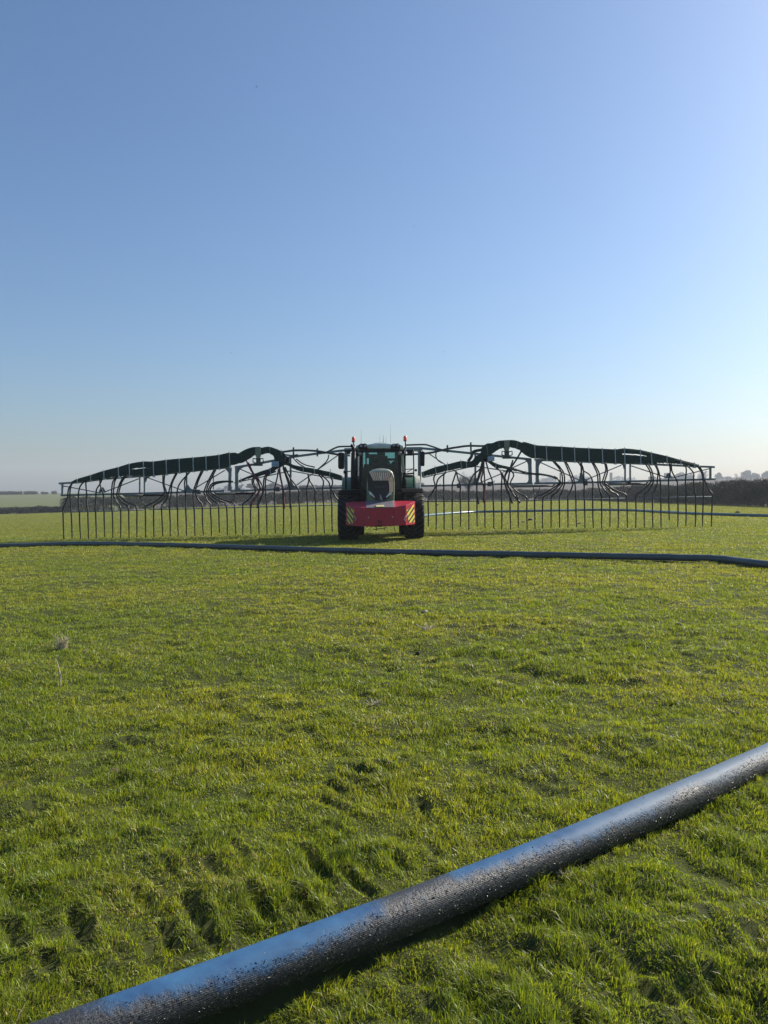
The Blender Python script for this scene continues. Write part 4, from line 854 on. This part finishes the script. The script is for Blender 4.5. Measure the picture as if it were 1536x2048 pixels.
# small hoses over the diagonals and curved ones from the supply pipes
for f, pts in ((fL2, [(1065, 190), (1062, 215), (1045, 245), (1010, 278), (960, 320)]), (fR1, [(355, 172), (352, 200), (368, 232), (400, 255)]), (fL2, [(800, 225), (840, 262), (880, 285)]), (fL2, [(815, 222), (860, 255), (900, 272), (960, 285)]), (fL2, [(1395, 0), (1395, 0), (1395, 0)])):
    if pts[0][0] == 1395: continue
    mb = MB(); mb.tube(catmull(W(f, pts, YB - .14), 5), .024, 8); mb.build('feed_hose', M['hose_d'], DB)
# hydraulic cylinders on the lower rail
for f, a, b_, y_ in ((fL1, 570, 862, 502), (fL2, 200, 490, 490), (fR1, 950, 1252, 431), (fR2, 315, 600, 415)):
    mb = MB(); mb.tube(W(f, [(a, y_ + 1), ((a + b_) * .5, y_)], YB - .12), 20 * ZPX / 2, 12); cy_ = mb.build('cylinder_barrel', M['lampbody'], DB)
    mb = MB(); mb.tube(W(f, [((a + b_) * .5, y_), (b_, y_ - 2)], YB - .12), 15 * ZPX / 2, 12); mb.tube(W(f, [(a - 12, y_ - 12), (a, y_ + 1)], YB - .1), .03, 6); mb.tube(W(f, [(b_, y_ - 2), (b_ + 12, y_ - 14)], YB - .1), .03, 6); mb.build('cylinder_rod', M['black'], DB)
for f, a, y_ in ((fL1, 705, 500), (fL1, 1140, 475), (fR1, 765, 415), (fR2, 465, 405), (fR1, 1500, 408), (fL2, 675, 455), (fR1, 530, 428)):
    mb = MB(); mb.box(P(*f(a, y_), YB - .06), (.16, .16, .18)); mb.build('pivot_block', M['steel_d'], DB, .015)
# drop hoses: (start points above the lower rail), rail crossing, point on the hose rail, tip
def hr_y(f, x_):
    if f is fL1: return np.interp(x_, [100, 720, 1480], [630, 612, 590])
    if f is fL2: return np.interp(x_, [0, 1140], [605, 575])
    if f is fR1: return np.interp(x_, [260, 1060, 1500], [549, 544, 531])
    return np.interp(x_, [0, 440, 1110], [535, 525, 512])
def lo_y(f, x_):
    if f is fL1: return np.interp(x_, [85, 480, 690, 1040, 1340], [502, 493, 488, 478, 468])
    if f is fL2: return np.interp(x_, [0, 300, 720, 1160], [480, 468, 455, 445])
    if f is fR1: return np.interp(x_, [240, 700, 1060, 1400], [430, 418, 410, 405])
    return np.interp(x_, [0, 650, 1130], [408, 390, 378])
hose_r_ = .030
def drop(f, start, cross, foot, tip, via=None, depth=.06, m='hose_d'):
    ly = lo_y(f, cross); hy = hr_y(f, foot)
    pts = list(start) + [(cross, ly)]
    if via: pts += via
    else:
        dx = foot - cross
        if abs(dx) > 20: pts += [(cross + dx * .12, ly + 24), (cross + dx * .55, ly + (hy - ly) * .55), (foot - dx * .06, hy - 30)]
        else: pts += [(cross + dx * .5, ly + (hy - ly) * .5)]
    pts += [(foot, hy)]
    w3 = catmull(W(f, pts, YB - depth), 5)
    for k in range(len(w3)):  w3[k] = w3[k] + Vector((0, -.02 - .03 * math.sin(k * .4 + foot), 0))
    e0 = P(*f(foot, hy), YB - depth - .02); e1 = P(*f(*tip), YB - depth + .04)
    mid = e0.lerp(e1, .5) + Vector((random.uniform(-.012, .012), 0, 0))
    w3 = w3[:-1] + catmull([e0, mid, e1], 4)
    n_ = len(w3); rs = [hose_r_ * (1.0 if k < n_ - 6 else 1.0 - .06 * (k - n_ + 6)) for k in range(n_)]
    mb = MB(); mb.tube(w3, rs, 8); mb.build('drop_hose', M[m], DB)
L = [([(195, 385), (152, 440)], 137, 100, (106, 840)), ([(205, 382), (168, 420)], 155, 162, (170, 852)), ([(298, 372), (240, 425)], 218, 226, (237, 853)), ([(290, 380), (277, 410)], 281, 290, (296, 843)),
     ([(402, 366), (388, 410), (362, 455)], 352, 350, (356, 843)), ([(385, 372), (390, 430)], 408, 415, (422, 822)), ([(512, 352), (482, 410)], 472, 478, (482, 842)), ([(524, 352), (496, 400)], 489, 543, (543, 838)),
     ([(575, 350), (534, 415)], 513, 605, (608, 838)), ([(590, 350), (548, 410)], 529, 668, (668, 835)), ([(868, 340), (868, 410)], 882, 732, (735, 830)), ([(880, 340), (878, 410)], 897, 796, (799, 825)),
     ([(970, 328), (930, 410)], 912, 857, (867, 815)), ([(982, 326), (940, 410)], 930, 918, (924, 818)), ([(1075, 322), (1000, 410)], 976, 980, (986, 815)), ([(1052, 330), (1036, 400)], 1040, 1042, (1048, 812)),
     ([(1166, 312), (1125, 400)], 1100, 1107, (1113, 812)), ([(1180, 312), (1140, 390)], 1115, 1170, (1177, 808)), ([(1262, 305), (1208, 410)], 1183, 1232, (1240, 810)), ([(1276, 304), (1222, 410)], 1200, 1295, (1302, 790)),
     ([(1340, 392), (1270, 402), (1232, 425)], 1215, 1357, (1362, 806)), ([(1340, 398), (1280, 412), (1245, 432)], 1230, 1418, (1427, 806))]
for st_, cr, ft, tp in L: drop(fL1, st_, cr, ft, tp)
L2 = [([(620, 320), (510, 350), (478, 385), (490, 430)], 505, 405, (405, 806)), ([(640, 322), (530, 352), (488, 390), (508, 440)], 530, 465, (468, 800)), ([(650, 320), (585, 345), (566, 395)], 566, 527, (530, 800)), ([(662, 318), (600, 345), (580, 390)], 581, 590, (592, 805)),
      ([(678, 300), (672, 360)], 650, 652, (655, 795)), ([(690, 300), (700, 380)], 712, 718, (717, 806)), ([(715, 290), (745, 380)], 765, 775, (777, 800)), ([(730, 285), (775, 375)], 832, 840, (843, 800)),
      ([(905, 335), (912, 390)], 897, 902, (908, 795)), ([(905, 335), (920, 390)], 957, 964, (968, 785)), ([(990, 342), (1024, 390)], 1020, 1027, (1032, 795)), ([(1010, 345), (1062, 395)], 1078, 1090, (1092, 782)),
      ([(1080, 355), (1096, 400)], 1086, 1150, (1150, 782))]
for st_, cr, ft, tp in L2: drop(fL2, st_, cr, ft, tp, depth=.10)
R1 = [([(350, 335), (336, 375)], 347, 292, (294, 740)), ([(430, 326), (372, 375)], 357, 353, (354, 770)), ([(430, 320), (413, 350)], 413, 415, (416, 768)), ([(510, 315), (487, 385)], 478, 478, (480, 768)), ([(510, 315), (520, 370)], 539, 540, (541, 740)),
      ([(705, 250), (690, 300), (640, 345)], 604, 604, (605, 768)), ([(712, 240), (700, 320), (680, 380)], 668, 668, (669, 740)), ([(720, 240), (722, 330)], 728, 728, (730, 750)), ([(735, 240), (755, 310), (778, 365)], 789, 793, (797, 755)),
      ([(800, 280), (846, 315), (858, 360)], 855, 857, (858, 765)), ([(815, 285), (860, 330), (872, 375)], 884, 921, (926, 765)), ([(905, 300), (882, 350), (890, 390)], 898, 984, (985, 750)), ([(920, 300), (950, 345), (930, 390)], 922, 1051, (1053, 765)),
      ([(1260, 355), (1288, 375)], 1297, 1110, (1114, 760)), ([(1265, 362), (1298, 385)], 1309, 1173, (1172, 755)), ([(1250, 240), (1312, 320)], 1325, 1238, (1237, 750)), ([(1264, 242), (1328, 320)], 1340, 1300, (1303, 750)), ([(1338, 243), (1380, 340)], 1403, 1365, (1367, 750)), ([(1350, 243), (1398, 340)], 1418, 1428, (1433, 745)), ([(1440, 246), (1480, 285)], 1488, 1493, (1497, 755))]
for st_, cr, ft, tp in R1: drop(fR1, st_, cr, ft, tp, depth=.08)
R2 = [([(76, 245), (120, 310), (168, 345)], 187, 190, (195, 752)), ([(184, 250), (220, 330)], 230, 257, (257, 755)), ([(196, 250), (236, 330)], 246, 320, (322, 745)), ([(278, 252), (290, 310)], 264, 385, (385, 755)), ([(290, 252), (300, 320)], 280, 452, (456, 750)),
      ([(590, 250), (628, 320)], 636, 520, (520, 765)), ([(604, 250), (644, 320)], 655, 585, (586, 755)), ([(654, 250), (688, 320)], 686, 648, (652, 770)), ([(668, 250), (698, 320)], 705, 713, (715, 755)), ([(776, 252), (782, 320)], 773, 773, (778, 693)),
      ([(788, 256), (800, 320)], 834, 844, (842, 760)), ([(886, 262), (905, 300)], 903, 905, (905, 755)), ([(905, 262), (958, 325)], 962, 979, (978, 765)), ([(984, 264), (1022, 320)], 1033, 1040, (1033, 755)), ([(996, 264), (1032, 320)], 1045, 1108, (1100, 765))]
for st_, cr, ft, tp in R2: drop(fR2, st_, cr, ft, tp)
# dark red and black feed hoses hanging from the folding joints
for f, pts, m, r_ in ((fL2, [(430, 228), (455, 285), (490, 345), (525, 410), (545, 460)], 'hose_r', .032), (fL2, [(448, 250), (480, 320), (515, 380), (535, 440), (520, 500), (480, 545), (468, 600)], 'hose_r', .032), (fL2, [(520, 370), (555, 430), (556, 490), (525, 545), (515, 600)], 'hose_d', .03),
                      (fL2, [(688, 270), (690, 340), (705, 410), (718, 480), (724, 605)], 'hose_r', .036), (fL2, [(715, 275), (740, 340), (760, 400), (768, 480), (770, 602)], 'hose_d', .036),
                      (fR1, [(715, 230), (690, 320), (668, 400), (668, 480), (676, 540), (683, 570)], 'hose_d', .034), (fR1, [(722, 235), (712, 330), (700, 380), (720, 440), (720, 560)], 'hose_r', .034), (fR1, [(1010, 160), (975, 220), (935, 280), (890, 340), (880, 400), (905, 470), (940, 565)], 'hose_d', .036), (fR1, [(945, 230), (925, 290), (912, 360), (905, 420), (945, 490), (1000, 560)], 'hose_d', .034),
                      (fL1, [(1415, 480), (1412, 530), (1385, 552)], 'hose_d', .02), (fR1, [(1100, 440), (1105, 480), (1120, 497), (1140, 480), (1150, 440)], 'hose_d', .016), (fR2, [(428, 425), (432, 465), (450, 485), (480, 450), (500, 425)], 'hose_d', .016), (fL1, [(690, 500), (705, 545), (730, 580)], 'hose_d', .018)):
    mb = MB(); mb.tube(catmull(W(f, pts, YB - .2), 5), r_, 9); mb.build('feed_hose', M[m], DB)
for f, pts in ((fR1, [(610, 375), (610, 545)]), (fL1, [(910, 505), (935, 560)])):
    mb = MB(); mb.tube(W(f, pts, YB + .05), .02, 6); mb.build('stay_rod', M['steel_d'], DB)

# ------------------------------------------------------------------ hedges and trees
def twig_mesh(name, parent, centres, dirs, lens, wids, m):
    """many thin two-sided slivers; arrays in world space"""
    off = np.array(wloc(parent)) if parent is not None else np.zeros(3)
    n = len(centres); side = np.cross(dirs, rng.normal(size=(n, 3))); side /= np.linalg.norm(side, axis=1, keepdims=True) + 1e-9
    a = centres - dirs * lens[:, None] / 2; b_ = centres + dirs * lens[:, None] / 2
    V = np.stack([a - side * wids[:, None] / 2, a + side * wids[:, None] / 2, b_ + side * wids[:, None] * .2, b_ - side * wids[:, None] * .2], 1) - off
    F_ = np.arange(n * 4).reshape(n, 4)
    o = np_mesh(name, V.reshape(-1, 3), F_, m if isinstance(m, list) else [m], False)
    if isinstance(m, list): o.data.polygons.foreach_set('material_index', (rng.random(n) < .25).astype(np.int32))
    if parent is not None: o.parent = parent
    return o
def hedge(p0, p1, h0, h1, thick, per_m, label, tl=(.25, .7), tw=(.03, .07), gaps=0.0):
    p0 = np.array(p0, float); p1 = np.array(p1, float); Ln = np.hypot(*(p1 - p0)); n = int(Ln * per_m * 2.2)
    root = empty('hedge', ((p0[0] + p1[0]) / 2, (p0[1] + p1[1]) / 2, float(base_h((p0[0] + p1[0]) / 2, (p0[1] + p1[1]) / 2)))); tag(root, label, 'hedge', None)
    d = (p1 - p0) / Ln; q = np.array([-d[1], d[0]])
    t = rng.random(n) * Ln; hh = (h0 + (h1 - h0) * t / Ln) * (.74 + .38 * fbm(t / 3.0, t * 0, int(Ln) + 5, 2) + .16 * vnoise(t / .7, t * 0, 6))
    u = rng.random(n) ** .75; zr = u * hh
    thk = thick * (.55 + .45 * np.sqrt(np.clip(1 - (u - .45) ** 2 * 2.2, 0, 1))); wv = rng.normal(0, .30, n) * thk
    x = p0[0] + d[0] * t + q[0] * wv; y = p0[1] + d[1] * t + q[1] * wv; z = base_h(x, y) + zr - .05
    dirs = rng.normal(size=(n, 3)) * np.array([.6, .6, .9]); dirs[:, 2] = np.abs(dirs[:, 2]) + .1; dirs /= np.linalg.norm(dirs, axis=1, keepdims=True)
    if gaps:
        gaps = gaps * .80
        k = fbm(t / 2.2, z, int(Ln) + 9, 2) > gaps * (1.15 - u); x, y, z, dirs, t = x[k], y[k], z[k], dirs[k], t[k]; n = len(x)
    twig_mesh('twigs', root, np.stack([x, y, z], -1), dirs, rng.uniform(*tl, n), rng.uniform(*tw, n), [M['hedge'], M['hedge_g']])
    # stems along the foot
    mb = MB()
    for k in range(int(Ln / .55)):
        tt_ = (k + random.random()) * .55; xx, yy = p0 + d * tt_ + q * random.uniform(-.2, .2) * thick; zz_ = float(base_h(xx, yy)); hs = random.uniform(.6, .9) * (h0 + (h1 - h0) * tt_ / Ln)
        mb.tube([(xx, yy, zz_ - .05), (xx + random.uniform(-.12, .12), yy, zz_ + hs * .5), (xx + random.uniform(-.3, .3), yy + random.uniform(-.2, .2), zz_ + hs)], [.05, .04, .015], 4, caps=False)
    mb.build('stems', M['bark'], root)['kind'] = 'stuff'
    return root
hedge((36.6, 50), (36.9, 139), 2.55, 2.0, 1.8, 420, 'tall dark hedge along the right edge of the field', (.2, .6), (.03, .06), .42)
hedge((38, 139.5), (1.5, 139.5), 1.9, 1.75, 1.5, 240, 'trimmed hedge across the far field behind the right boom arm', (.25, .7), (.04, .08), .40)
hedge((1.5, 139.8), (-35, 139.8), 2.15, 2.45, 1.7, 260, 'brown hedge behind the left boom arm next to the tractor', (.25, .7), (.04, .08), .40)
hedge((-35, 140), (-58.6, 140), 2.45, 2.5, 2.0, 260, 'bushy end of the tall hedge behind the left boom tip', (.25, .8), (.04, .08), .40)
hedge((-57, 141.5), (-96, 138), 1.25, 1.0, 1.3, 240, 'low clipped hedge at the left edge of the field', (.2, .5), (.04, .08), .38)
for (u0, u1, hh_), lb in zip([(-60, 44, 1.75), (48, 75, 1.7), (83, 96, 1.2), (104, 113, 1.6)], ['longest dark hedge on the skyline of the far left field', 'second hedge piece on the far left skyline', 'smallest low bush on the far left skyline', 'short hedge piece on the skyline beside the boom tip']):
    a = P(u0, 990, 430); b_ = P(u1, 990, 430)
    hedge((a.x, 430), (b_.x, 430), hh_, hh_ * .95, 2.0, 60, lb, (.5, 1.2), (.12, .3))
hedge((-75, 470), (25, 480), 2.0, 2.0, 3, 60, 'faint hedge line on the skyline behind the left boom arm', (.6, 1.4), (.15, .35))

def tree(u, ytop, Y, wpx, kind, label, seed, group=None):
    random.seed(seed); g = np.random.default_rng(seed)
    p = P(u, 980, Y); x0, y0 = p.x, p.y; z0 = float(base_h(x0, y0)); H = P(u, ytop, Y).z - z0; Wd = wpx * Y / FPX
    root = empty('tree', (x0, y0, z0)); tag(root, label, 'tree', group)
    mb = MB(); tips = []
    def branch(p, d, ln, r_, lev):
        pts = [p]; k = 4
        for i in range(k):
            d = (d + Vector((random.gauss(0, .14), random.gauss(0, .14), random.gauss(.04, .08)))).normalized(); p = p + d * ln / k; pts.append(p)
        mb.tube(pts, [r_ * (1 - .6 * i / k) for i in range(k + 1)], 5, caps=False)
        if lev == 0: tips.append((p, d)); return
        for i in range(3 if lev > 1 else 4):
            q = pts[random.randint(2, k)]; dd = (d + Vector((random.gauss(0, .65), random.gauss(0, .65), random.uniform(-.1, .45)))).normalized(); tips.append((q, dd))
            branch(q, dd, ln * random.uniform(.55, .8), r_ * .5, lev - 1)
    if kind == 'bare':
        branch(Vector((x0, y0, z0 - .2)), Vector((0, 0, 1)), H * .42, H * .030, 3)
        mb.build('trunk', M['bark'], root)
        T = np.array([[*t_[0]] for t_ in tips]); Dn = np.array([[*t_[1]] for t_ in tips]); rep = 26
        T = np.repeat(T, rep, 0) + g.normal(0, H * .045, (len(T) * rep, 3)); Dn = np.repeat(Dn, rep, 0) + g.normal(0, .5, (len(T), 3)); Dn /= np.linalg.norm(Dn, axis=1, keepdims=True)
        T[:, 2] = np.minimum(T[:, 2], z0 + H * 1.02)
        twig_mesh('crown', root, T, Dn, g.uniform(.06, .14, len(T)) * H, np.full(len(T), max(.012 * H * .5, .03)), M['twig'])
    else:
        mb.tube([(x0, y0, z0 - .2), (x0, y0, z0 + H * .5)], [H * .04, H * .02], 6); mb.build('trunk', M['bark'], root)
        n_ = 3600; nb = 14
        qs = g.uniform(.22, .84, nb); qs[0] = .84; rm_ = .46 * np.sqrt(np.clip(1 - ((qs - .34) / .58) ** 2, 0, 1)); th_ = g.uniform(0, 6.28, nb); uu = g.uniform(.3, 1, nb) * rm_
        cl = np.stack([uu * np.cos(th_), uu * np.sin(th_), qs], -1)
        if kind == 'cone': cl = np.array([[g.normal(0, .20 * (1.05 - q)), g.normal(0, .2 * (1.05 - q)), .18 + .68 * q] for q in np.linspace(0, 1, nb)])
        k = g.integers(0, nb, n_); v = g.normal(size=(n_, 3)); v /= np.linalg.norm(v, axis=1, keepdims=True); v *= (g.random(n_) ** .4)[:, None]
        rad_ = .15 + .09 * g.random(nb)
        if kind == 'cone': rad_ = np.linspace(.30, .06, nb)
        c_ = np.stack([x0 + (cl[k, 0] + v[:, 0] * rad_[k] * 1.1) * Wd, y0 + (cl[k, 1] + v[:, 1] * rad_[k]) * Wd, z0 + (cl[k, 2] + v[:, 2] * rad_[k] * .75) * H], -1)
        Dn = g.normal(size=(n_, 3)); Dn /= np.linalg.norm(Dn, axis=1, keepdims=True)
        twig_mesh('crown', root, c_, Dn, g.uniform(.05, .11, n_) * max(H, Wd), g.uniform(.03, .07, n_) * max(H, Wd), M['ever'] if kind in ('cone', 'ever') else M['twig'])
    return root
BT = [(936, 936, 205, 40, 'bare', 'tall bare tree rising above the hedge just right of the tractor'), (605, 962, 240, 14, 'bare', 'thin bare tree seen between tines left of the tractor'), (622, 967, 260, 14, 'bare', 'small bare tree standing close left of the tractor'),
      (1382, 946, 775, 30, 'cone', 'dark conical tree just beyond the right boom tip'), (1364, 944, 782, 36, 'ever', 'broad dark tree behind the right boom tip'), (1438, 943, 775, 44, 'cone', 'peaked tree cluster right of the boom tip on the skyline'), (1404, 944, 759, 10, 'bare', 'slim bare tree between two dark trees on the right skyline'),
      (1452, 953, 790, 26, 'ever', 'low tree beside the peaked cluster on the right skyline'), (1474, 949, 806, 16, 'bare', 'small faint bare tree in the gap on the right skyline'), (1487, 951, 813, 18, 'bare', 'second faint bare tree in the gap on the right skyline'),
      (1502, 939, 775, 36, 'ever', 'large round dark tree on the right skyline'), (1524, 950, 798, 22, 'bare', 'pale thin tree beside the large round tree'), (1541, 940, 775, 34, 'ever', 'big round tree cut by the right edge of the picture'),
      (1303, 952, 806, 24, 'ever', 'round tree seen below the outer right boom arm'), (1345, 950, 798, 26, 'ever', 'bushy tree behind the last tines of the right boom'),
      (480, 966, 480, 26, 'bare', 'faint tree behind the fold of the left boom'), (505, 967, 480, 26, 'ever', 'hazy round tree below the hump of the left boom'), (455, 969, 759, 24, 'ever', 'low hazy tree left of the boom fold'), (880, 966, 470, 22, 'bare', 'faint bare tree at the right rear wheel of the tractor'), (905, 967, 480, 24, 'bare', 'faint low tree between tines right of the tractor'), (985, 958, 480, 30, 'bare', 'hazy tree behind the red hoses of the right boom'), (655, 973, 470, 24, 'ever', 'low tree behind the hedge next to the left rear wheel')]
for k, b_ in enumerate(BT): tree(*b_, seed=100 + k)
rng = np.random.default_rng(99)
def wood(u0, u1, ytop, Y, label):
    """a far wood that reads as one mass: thousands of crown slivers over a domed outline"""
    us = rng.uniform(u0, u1, 5200); f = (us - u0) / (u1 - u0); prof = np.clip(np.sin(np.pi * np.clip(f, .02, .98)) ** .5, 0, 1) * (.82 + .18 * fbm(us / 9, us * 0, int(u0), 2) * 1.6)
    x = np.array([P(q, 980, Y).x for q in us]); y = Y + rng.uniform(0, 30, len(us)); z0 = base_h(x, y); H = (P((u0 + u1) / 2, ytop, Y).z - z0) * prof
    z = z0 + H * rng.random(len(us)) ** .6; D = rng.normal(size=(len(us), 3)); D /= np.linalg.norm(D, axis=1, keepdims=True)
    o = twig_mesh('far_wood', None, np.stack([x, y, z], -1), D, rng.uniform(1.0, 2.2, len(us)), rng.uniform(.6, 1.3, len(us)), M['twig']); tag(o, label, 'wood', kind='stuff')
for a in [(1076, 1128, 951, 1024, 'hazy domed wood behind the right boom fold'), (1124, 1202, 949, 1040, 'hazy rounded wood on the skyline below the right boom'), (1204, 1300, 953, 1088, 'long low wood on the skyline below the outer right boom'), (1290, 1420, 955, 896, 'hedge like wood along the right skyline'), (1410, 1560, 956, 896, 'low wood under the trees of the right skyline'),
          (380, 520, 974, 992, 'low hazy wood behind the left boom'), (860, 1080, 963, 1024, 'faint low wood behind the inner right boom')]: wood(*a)
def barn(u, ytop, yb, wpx, Y, label):
    c = P(u, yb, Y); z0 = float(base_h(c.x, Y)); Wd = wpx * Y / FPX; top = P(u, ytop, Y).z; e_ = empty('barn', (c.x, Y, z0)); tag(e_, label, 'barn')
    hw = Wd / 2; ev = z0 + (top - z0) * .62
    mb = MB(); mb.prism([(c.x - hw, Y, z0 - .5), (c.x + hw, Y, z0 - .5), (c.x + hw, Y, ev), (c.x, Y, top - .1), (c.x - hw, Y, ev)], Vector((0, 25, 0))); mb.build('wall', M['wall'], e_)
    mb = MB()
    for s in (-1, 1): mb.prism([(c.x, Y - .5, top), (c.x + s * (hw + .5), Y - .5, ev - .15), (c.x + s * (hw + .5), Y - .5, ev + .15), (c.x, Y - .5, top + .3)], Vector((0, 26, 0)))
    mb.build('roof', M['roofm'], e_)
    mb = MB(); mb.box((c.x, Y - .04, z0 + 1.6), (hw * .7, .08, 3.4)); mb.build('door', M['roofm'], e_)
barn(544, 967, 978, 26, 430, 'dark roofed barn on the far skyline behind the left boom'); barn(575, 970, 979, 24, 440, 'smaller barn right of the other one on the far skyline')
for u, yt, w_, lb in ((1222, 946, 4.5, 'small square tower on the skyline under the right boom'), (1331, 947, 4.5, 'second small tower behind the outer right tines')):
    Y = 690; c = P(u, 960, Y); z0 = float(base_h(c.x, Y)); top = P(u, yt, Y).z; ww = w_ * Y / FPX
    e_ = empty('tower', (c.x, Y, z0)); tag(e_, lb, 'tower'); mb = MB(); mb.box((c.x, Y, (z0 + top) / 2), (ww, ww, top - z0)); mb.build('wall', M['wall'], e_)
    mb = MB()
    for q in (-1, 1):
        for s in (-1, 1): mb.box((c.x + q * ww * .4, Y + s * ww * .4, top + .25), (ww * .2, ww * .2, .5))
    mb.build('battlement', M['wall'], e_)

# ------------------------------------------------------------------ small things in the grass
random.seed(5)
def lump(name, u, v, size, m, label, cat, flat=.6):
    p = ground_px(u, v); p.z = float(G(p.x, p.y)); bm = bmesh.new(); bmesh.ops.create_icosphere(bm, subdivisions=3, radius=1)
    for q in bm.verts:
        k = 1 + .28 * (random.random() - .5) + .25 * math.sin(q.co.x * 3.1 + u) * math.cos(q.co.y * 2.7 + v); q.co *= k; q.co = Vector((q.co.x * size, q.co.y * size * .8, q.co.z * size * flat + size * flat * .5))
    me = bpy.data.meshes.new(name); bm.to_mesh(me); bm.free(); me.materials.append(m); o = bpy.data.objects.new(name, me); C.objects.link(o); o.location = p
    for f_ in me.polygons: f_.use_smooth = True
    return tag(o, label, cat)
lump('stone', 773, 1590, .017, M['stone'], 'small pinkish stone lying in the grass above the pipe', 'stone', 1.0)
lump('soil_clod', 1061, 1041, .15, M['soil'], 'dark soil clod on the far grass right of the tractor', 'soil clod', .5); lump('soil_clod', 1046, 1045, .12, M['soil'], 'flatter soil clod left of the other one behind the tines', 'soil clod', .4)
lump('soil_clod', 1158, 1048, .08, M['soil'], 'small dark clod under the outer right tines', 'soil clod', .5); lump('soil_clod', 875, 1011, .18, M['soil'], 'dark clod near the far hedge beside the tractor', 'soil clod', .5); lump('soil_clod', 1475, 1026, .16, M['soil'], 'dark clod near the right hedge behind the teal hose', 'soil clod', .5)
lump('soil_clod', 1358, 1259, .035, M['soil'], 'dark clod in the grass right of centre', 'soil clod', .8); lump('soil_clod', 1470, 1432, .028, M['soil'], 'dark clod in the grass above the right end of the pipe', 'soil clod', .8); lump('soil_clod', 835, 1303, .022, M['soil'], 'dark clod in the middle of the grass', 'soil clod', .8); lump('soil_clod', 380, 1224, .028, M['dung'], 'brown clod in the grass left of centre', 'soil clod', .8)
lump('dung', 227, 1538, .030, M['dung'], 'crumbly dry dung in the grass at the lower left', 'dung', .8); lump('dung', 850, 1228, .03, M['straw'], 'pale dry dung pat in the middle of the grass', 'dung', .9)
def dry_tuft(u, v, h, n_, spread, label, name='dry_tuft', wd_=.004):
    p = ground_px(u, v); p.z = float(G(p.x, p.y)); mb = MB()
    for k in range(n_):
        a = random.uniform(0, 6.28); q = Vector((math.cos(a), math.sin(a), 0)); b0 = p + q * random.uniform(0, spread * .35) + Vector((0, 0, -.01)); hh = h * random.uniform(.45, 1.05)
        d1 = b0 + q * spread * .25 * random.random() + Vector((0, 0, hh * .55)); d2 = d1 + q * spread * random.uniform(-.2, .7) + Vector((random.gauss(0, .02), 0, hh * random.uniform(.15, .5)))
        mb.tube(catmull([b0, d1, d2], 3), [wd_, wd_, wd_ * .9, wd_ * .8, wd_ * .6, wd_ * .4, wd_ * .3], 4, caps=False)
    o = mb.build(name, M['straw']); off = Vector(p); o.data.transform(Matrix.Translation(-off)); o.location = off; return tag(o, label, 'dry grass' if name != 'dry_stalk' else 'stalk')
dry_tuft(126, 1293, .21, 40, .14, 'pale dry weed tuft standing up in the grass at the left'); dry_tuft(121, 1362, .31, 3, .012, 'single upright dry stalk below the pale weed tuft', 'dry_stalk', .0085)
dry_tuft(855, 1263, .10, 30, .14, 'pale straw patch in the middle of the grass'); dry_tuft(310, 1540, .035, 26, .07, 'flattened straw tuft right of the dry dung'); dry_tuft(296, 1722, .07, 3, .01, 'thin dry stalk in the lower left grass', 'dry_stalk', .0016); dry_tuft(1130, 1756, .05, 26, .07, 'dry straw tuft just below the pipe', wd_=.0022); dry_tuft(1105, 1605, .03, 14, .05, 'dry straw bits just above the pipe', wd_=.0025)
dry_tuft(745, 1400, .05, 26, .12, 'dry straw patch in the grass below the middle', wd_=.003)

# ------------------------------------------------------------------ birds
for u, v, a, lb in ((513, 174, .5, 'topmost tiny bird high in the blue sky'), (828, 453, .1, 'tiny bird alone in the middle of the sky'), (462, 706, -.2, 'tiny bird low in the left sky'), (887, 704, .3, 'tiny bird low in the sky above the tractor')):
    p = P(u, v, 88); e = empty('bird', p); tag(e, lb, 'bird', 'birds in the sky')
    mb = MB(); mb.lathe(p + Vector((-.07, 0, 0)), (1, 0, .1), [(0, .004), (.03, .022), (.08, .026), (.12, .016), (.135, .018), (.155, .004)], 8); mb.build('body', M['bird'], e)
    for s in (-1, 1):
        mb = MB(); q = [p + Vector((.03, 0, .01)), p + Vector((-.03, 0, .01)), p + Vector((-.05, s * .06, .05 + a * .05)), p + Vector((-.02, s * .15, .04 + a * .1)), p + Vector((.03, s * .07, .055 + a * .05))]; mb.prism(q, Vector((0, 0, .004))); mb.build('wing', M['bird'], e)

# ------------------------------------------------------------------ haze
hm = bpy.data.materials.new('haze_air'); hm.use_nodes = True; t = hm.node_tree; t.nodes.remove(t.nodes['Principled BSDF'])
pv = t.nodes.new('ShaderNodeVolumePrincipled'); pv.inputs['Color'].default_value = (.86, .92, 1.0, 1); pv.inputs['Density'].default_value = HAZE_D = .00045; pv.inputs['Anisotropy'].default_value = .2
pv.inputs['Density Attribute'].default_value = ''
t.links.new(pv.outputs[0], t.nodes['Material Output'].inputs['Volume'])
mb = MB(); mb.box((0, 640, 8), (2600, 1420, 88)); hz = mb.build('haze', hm); tag(hz, kind='stuff')
bpy.context.view_layer.update()
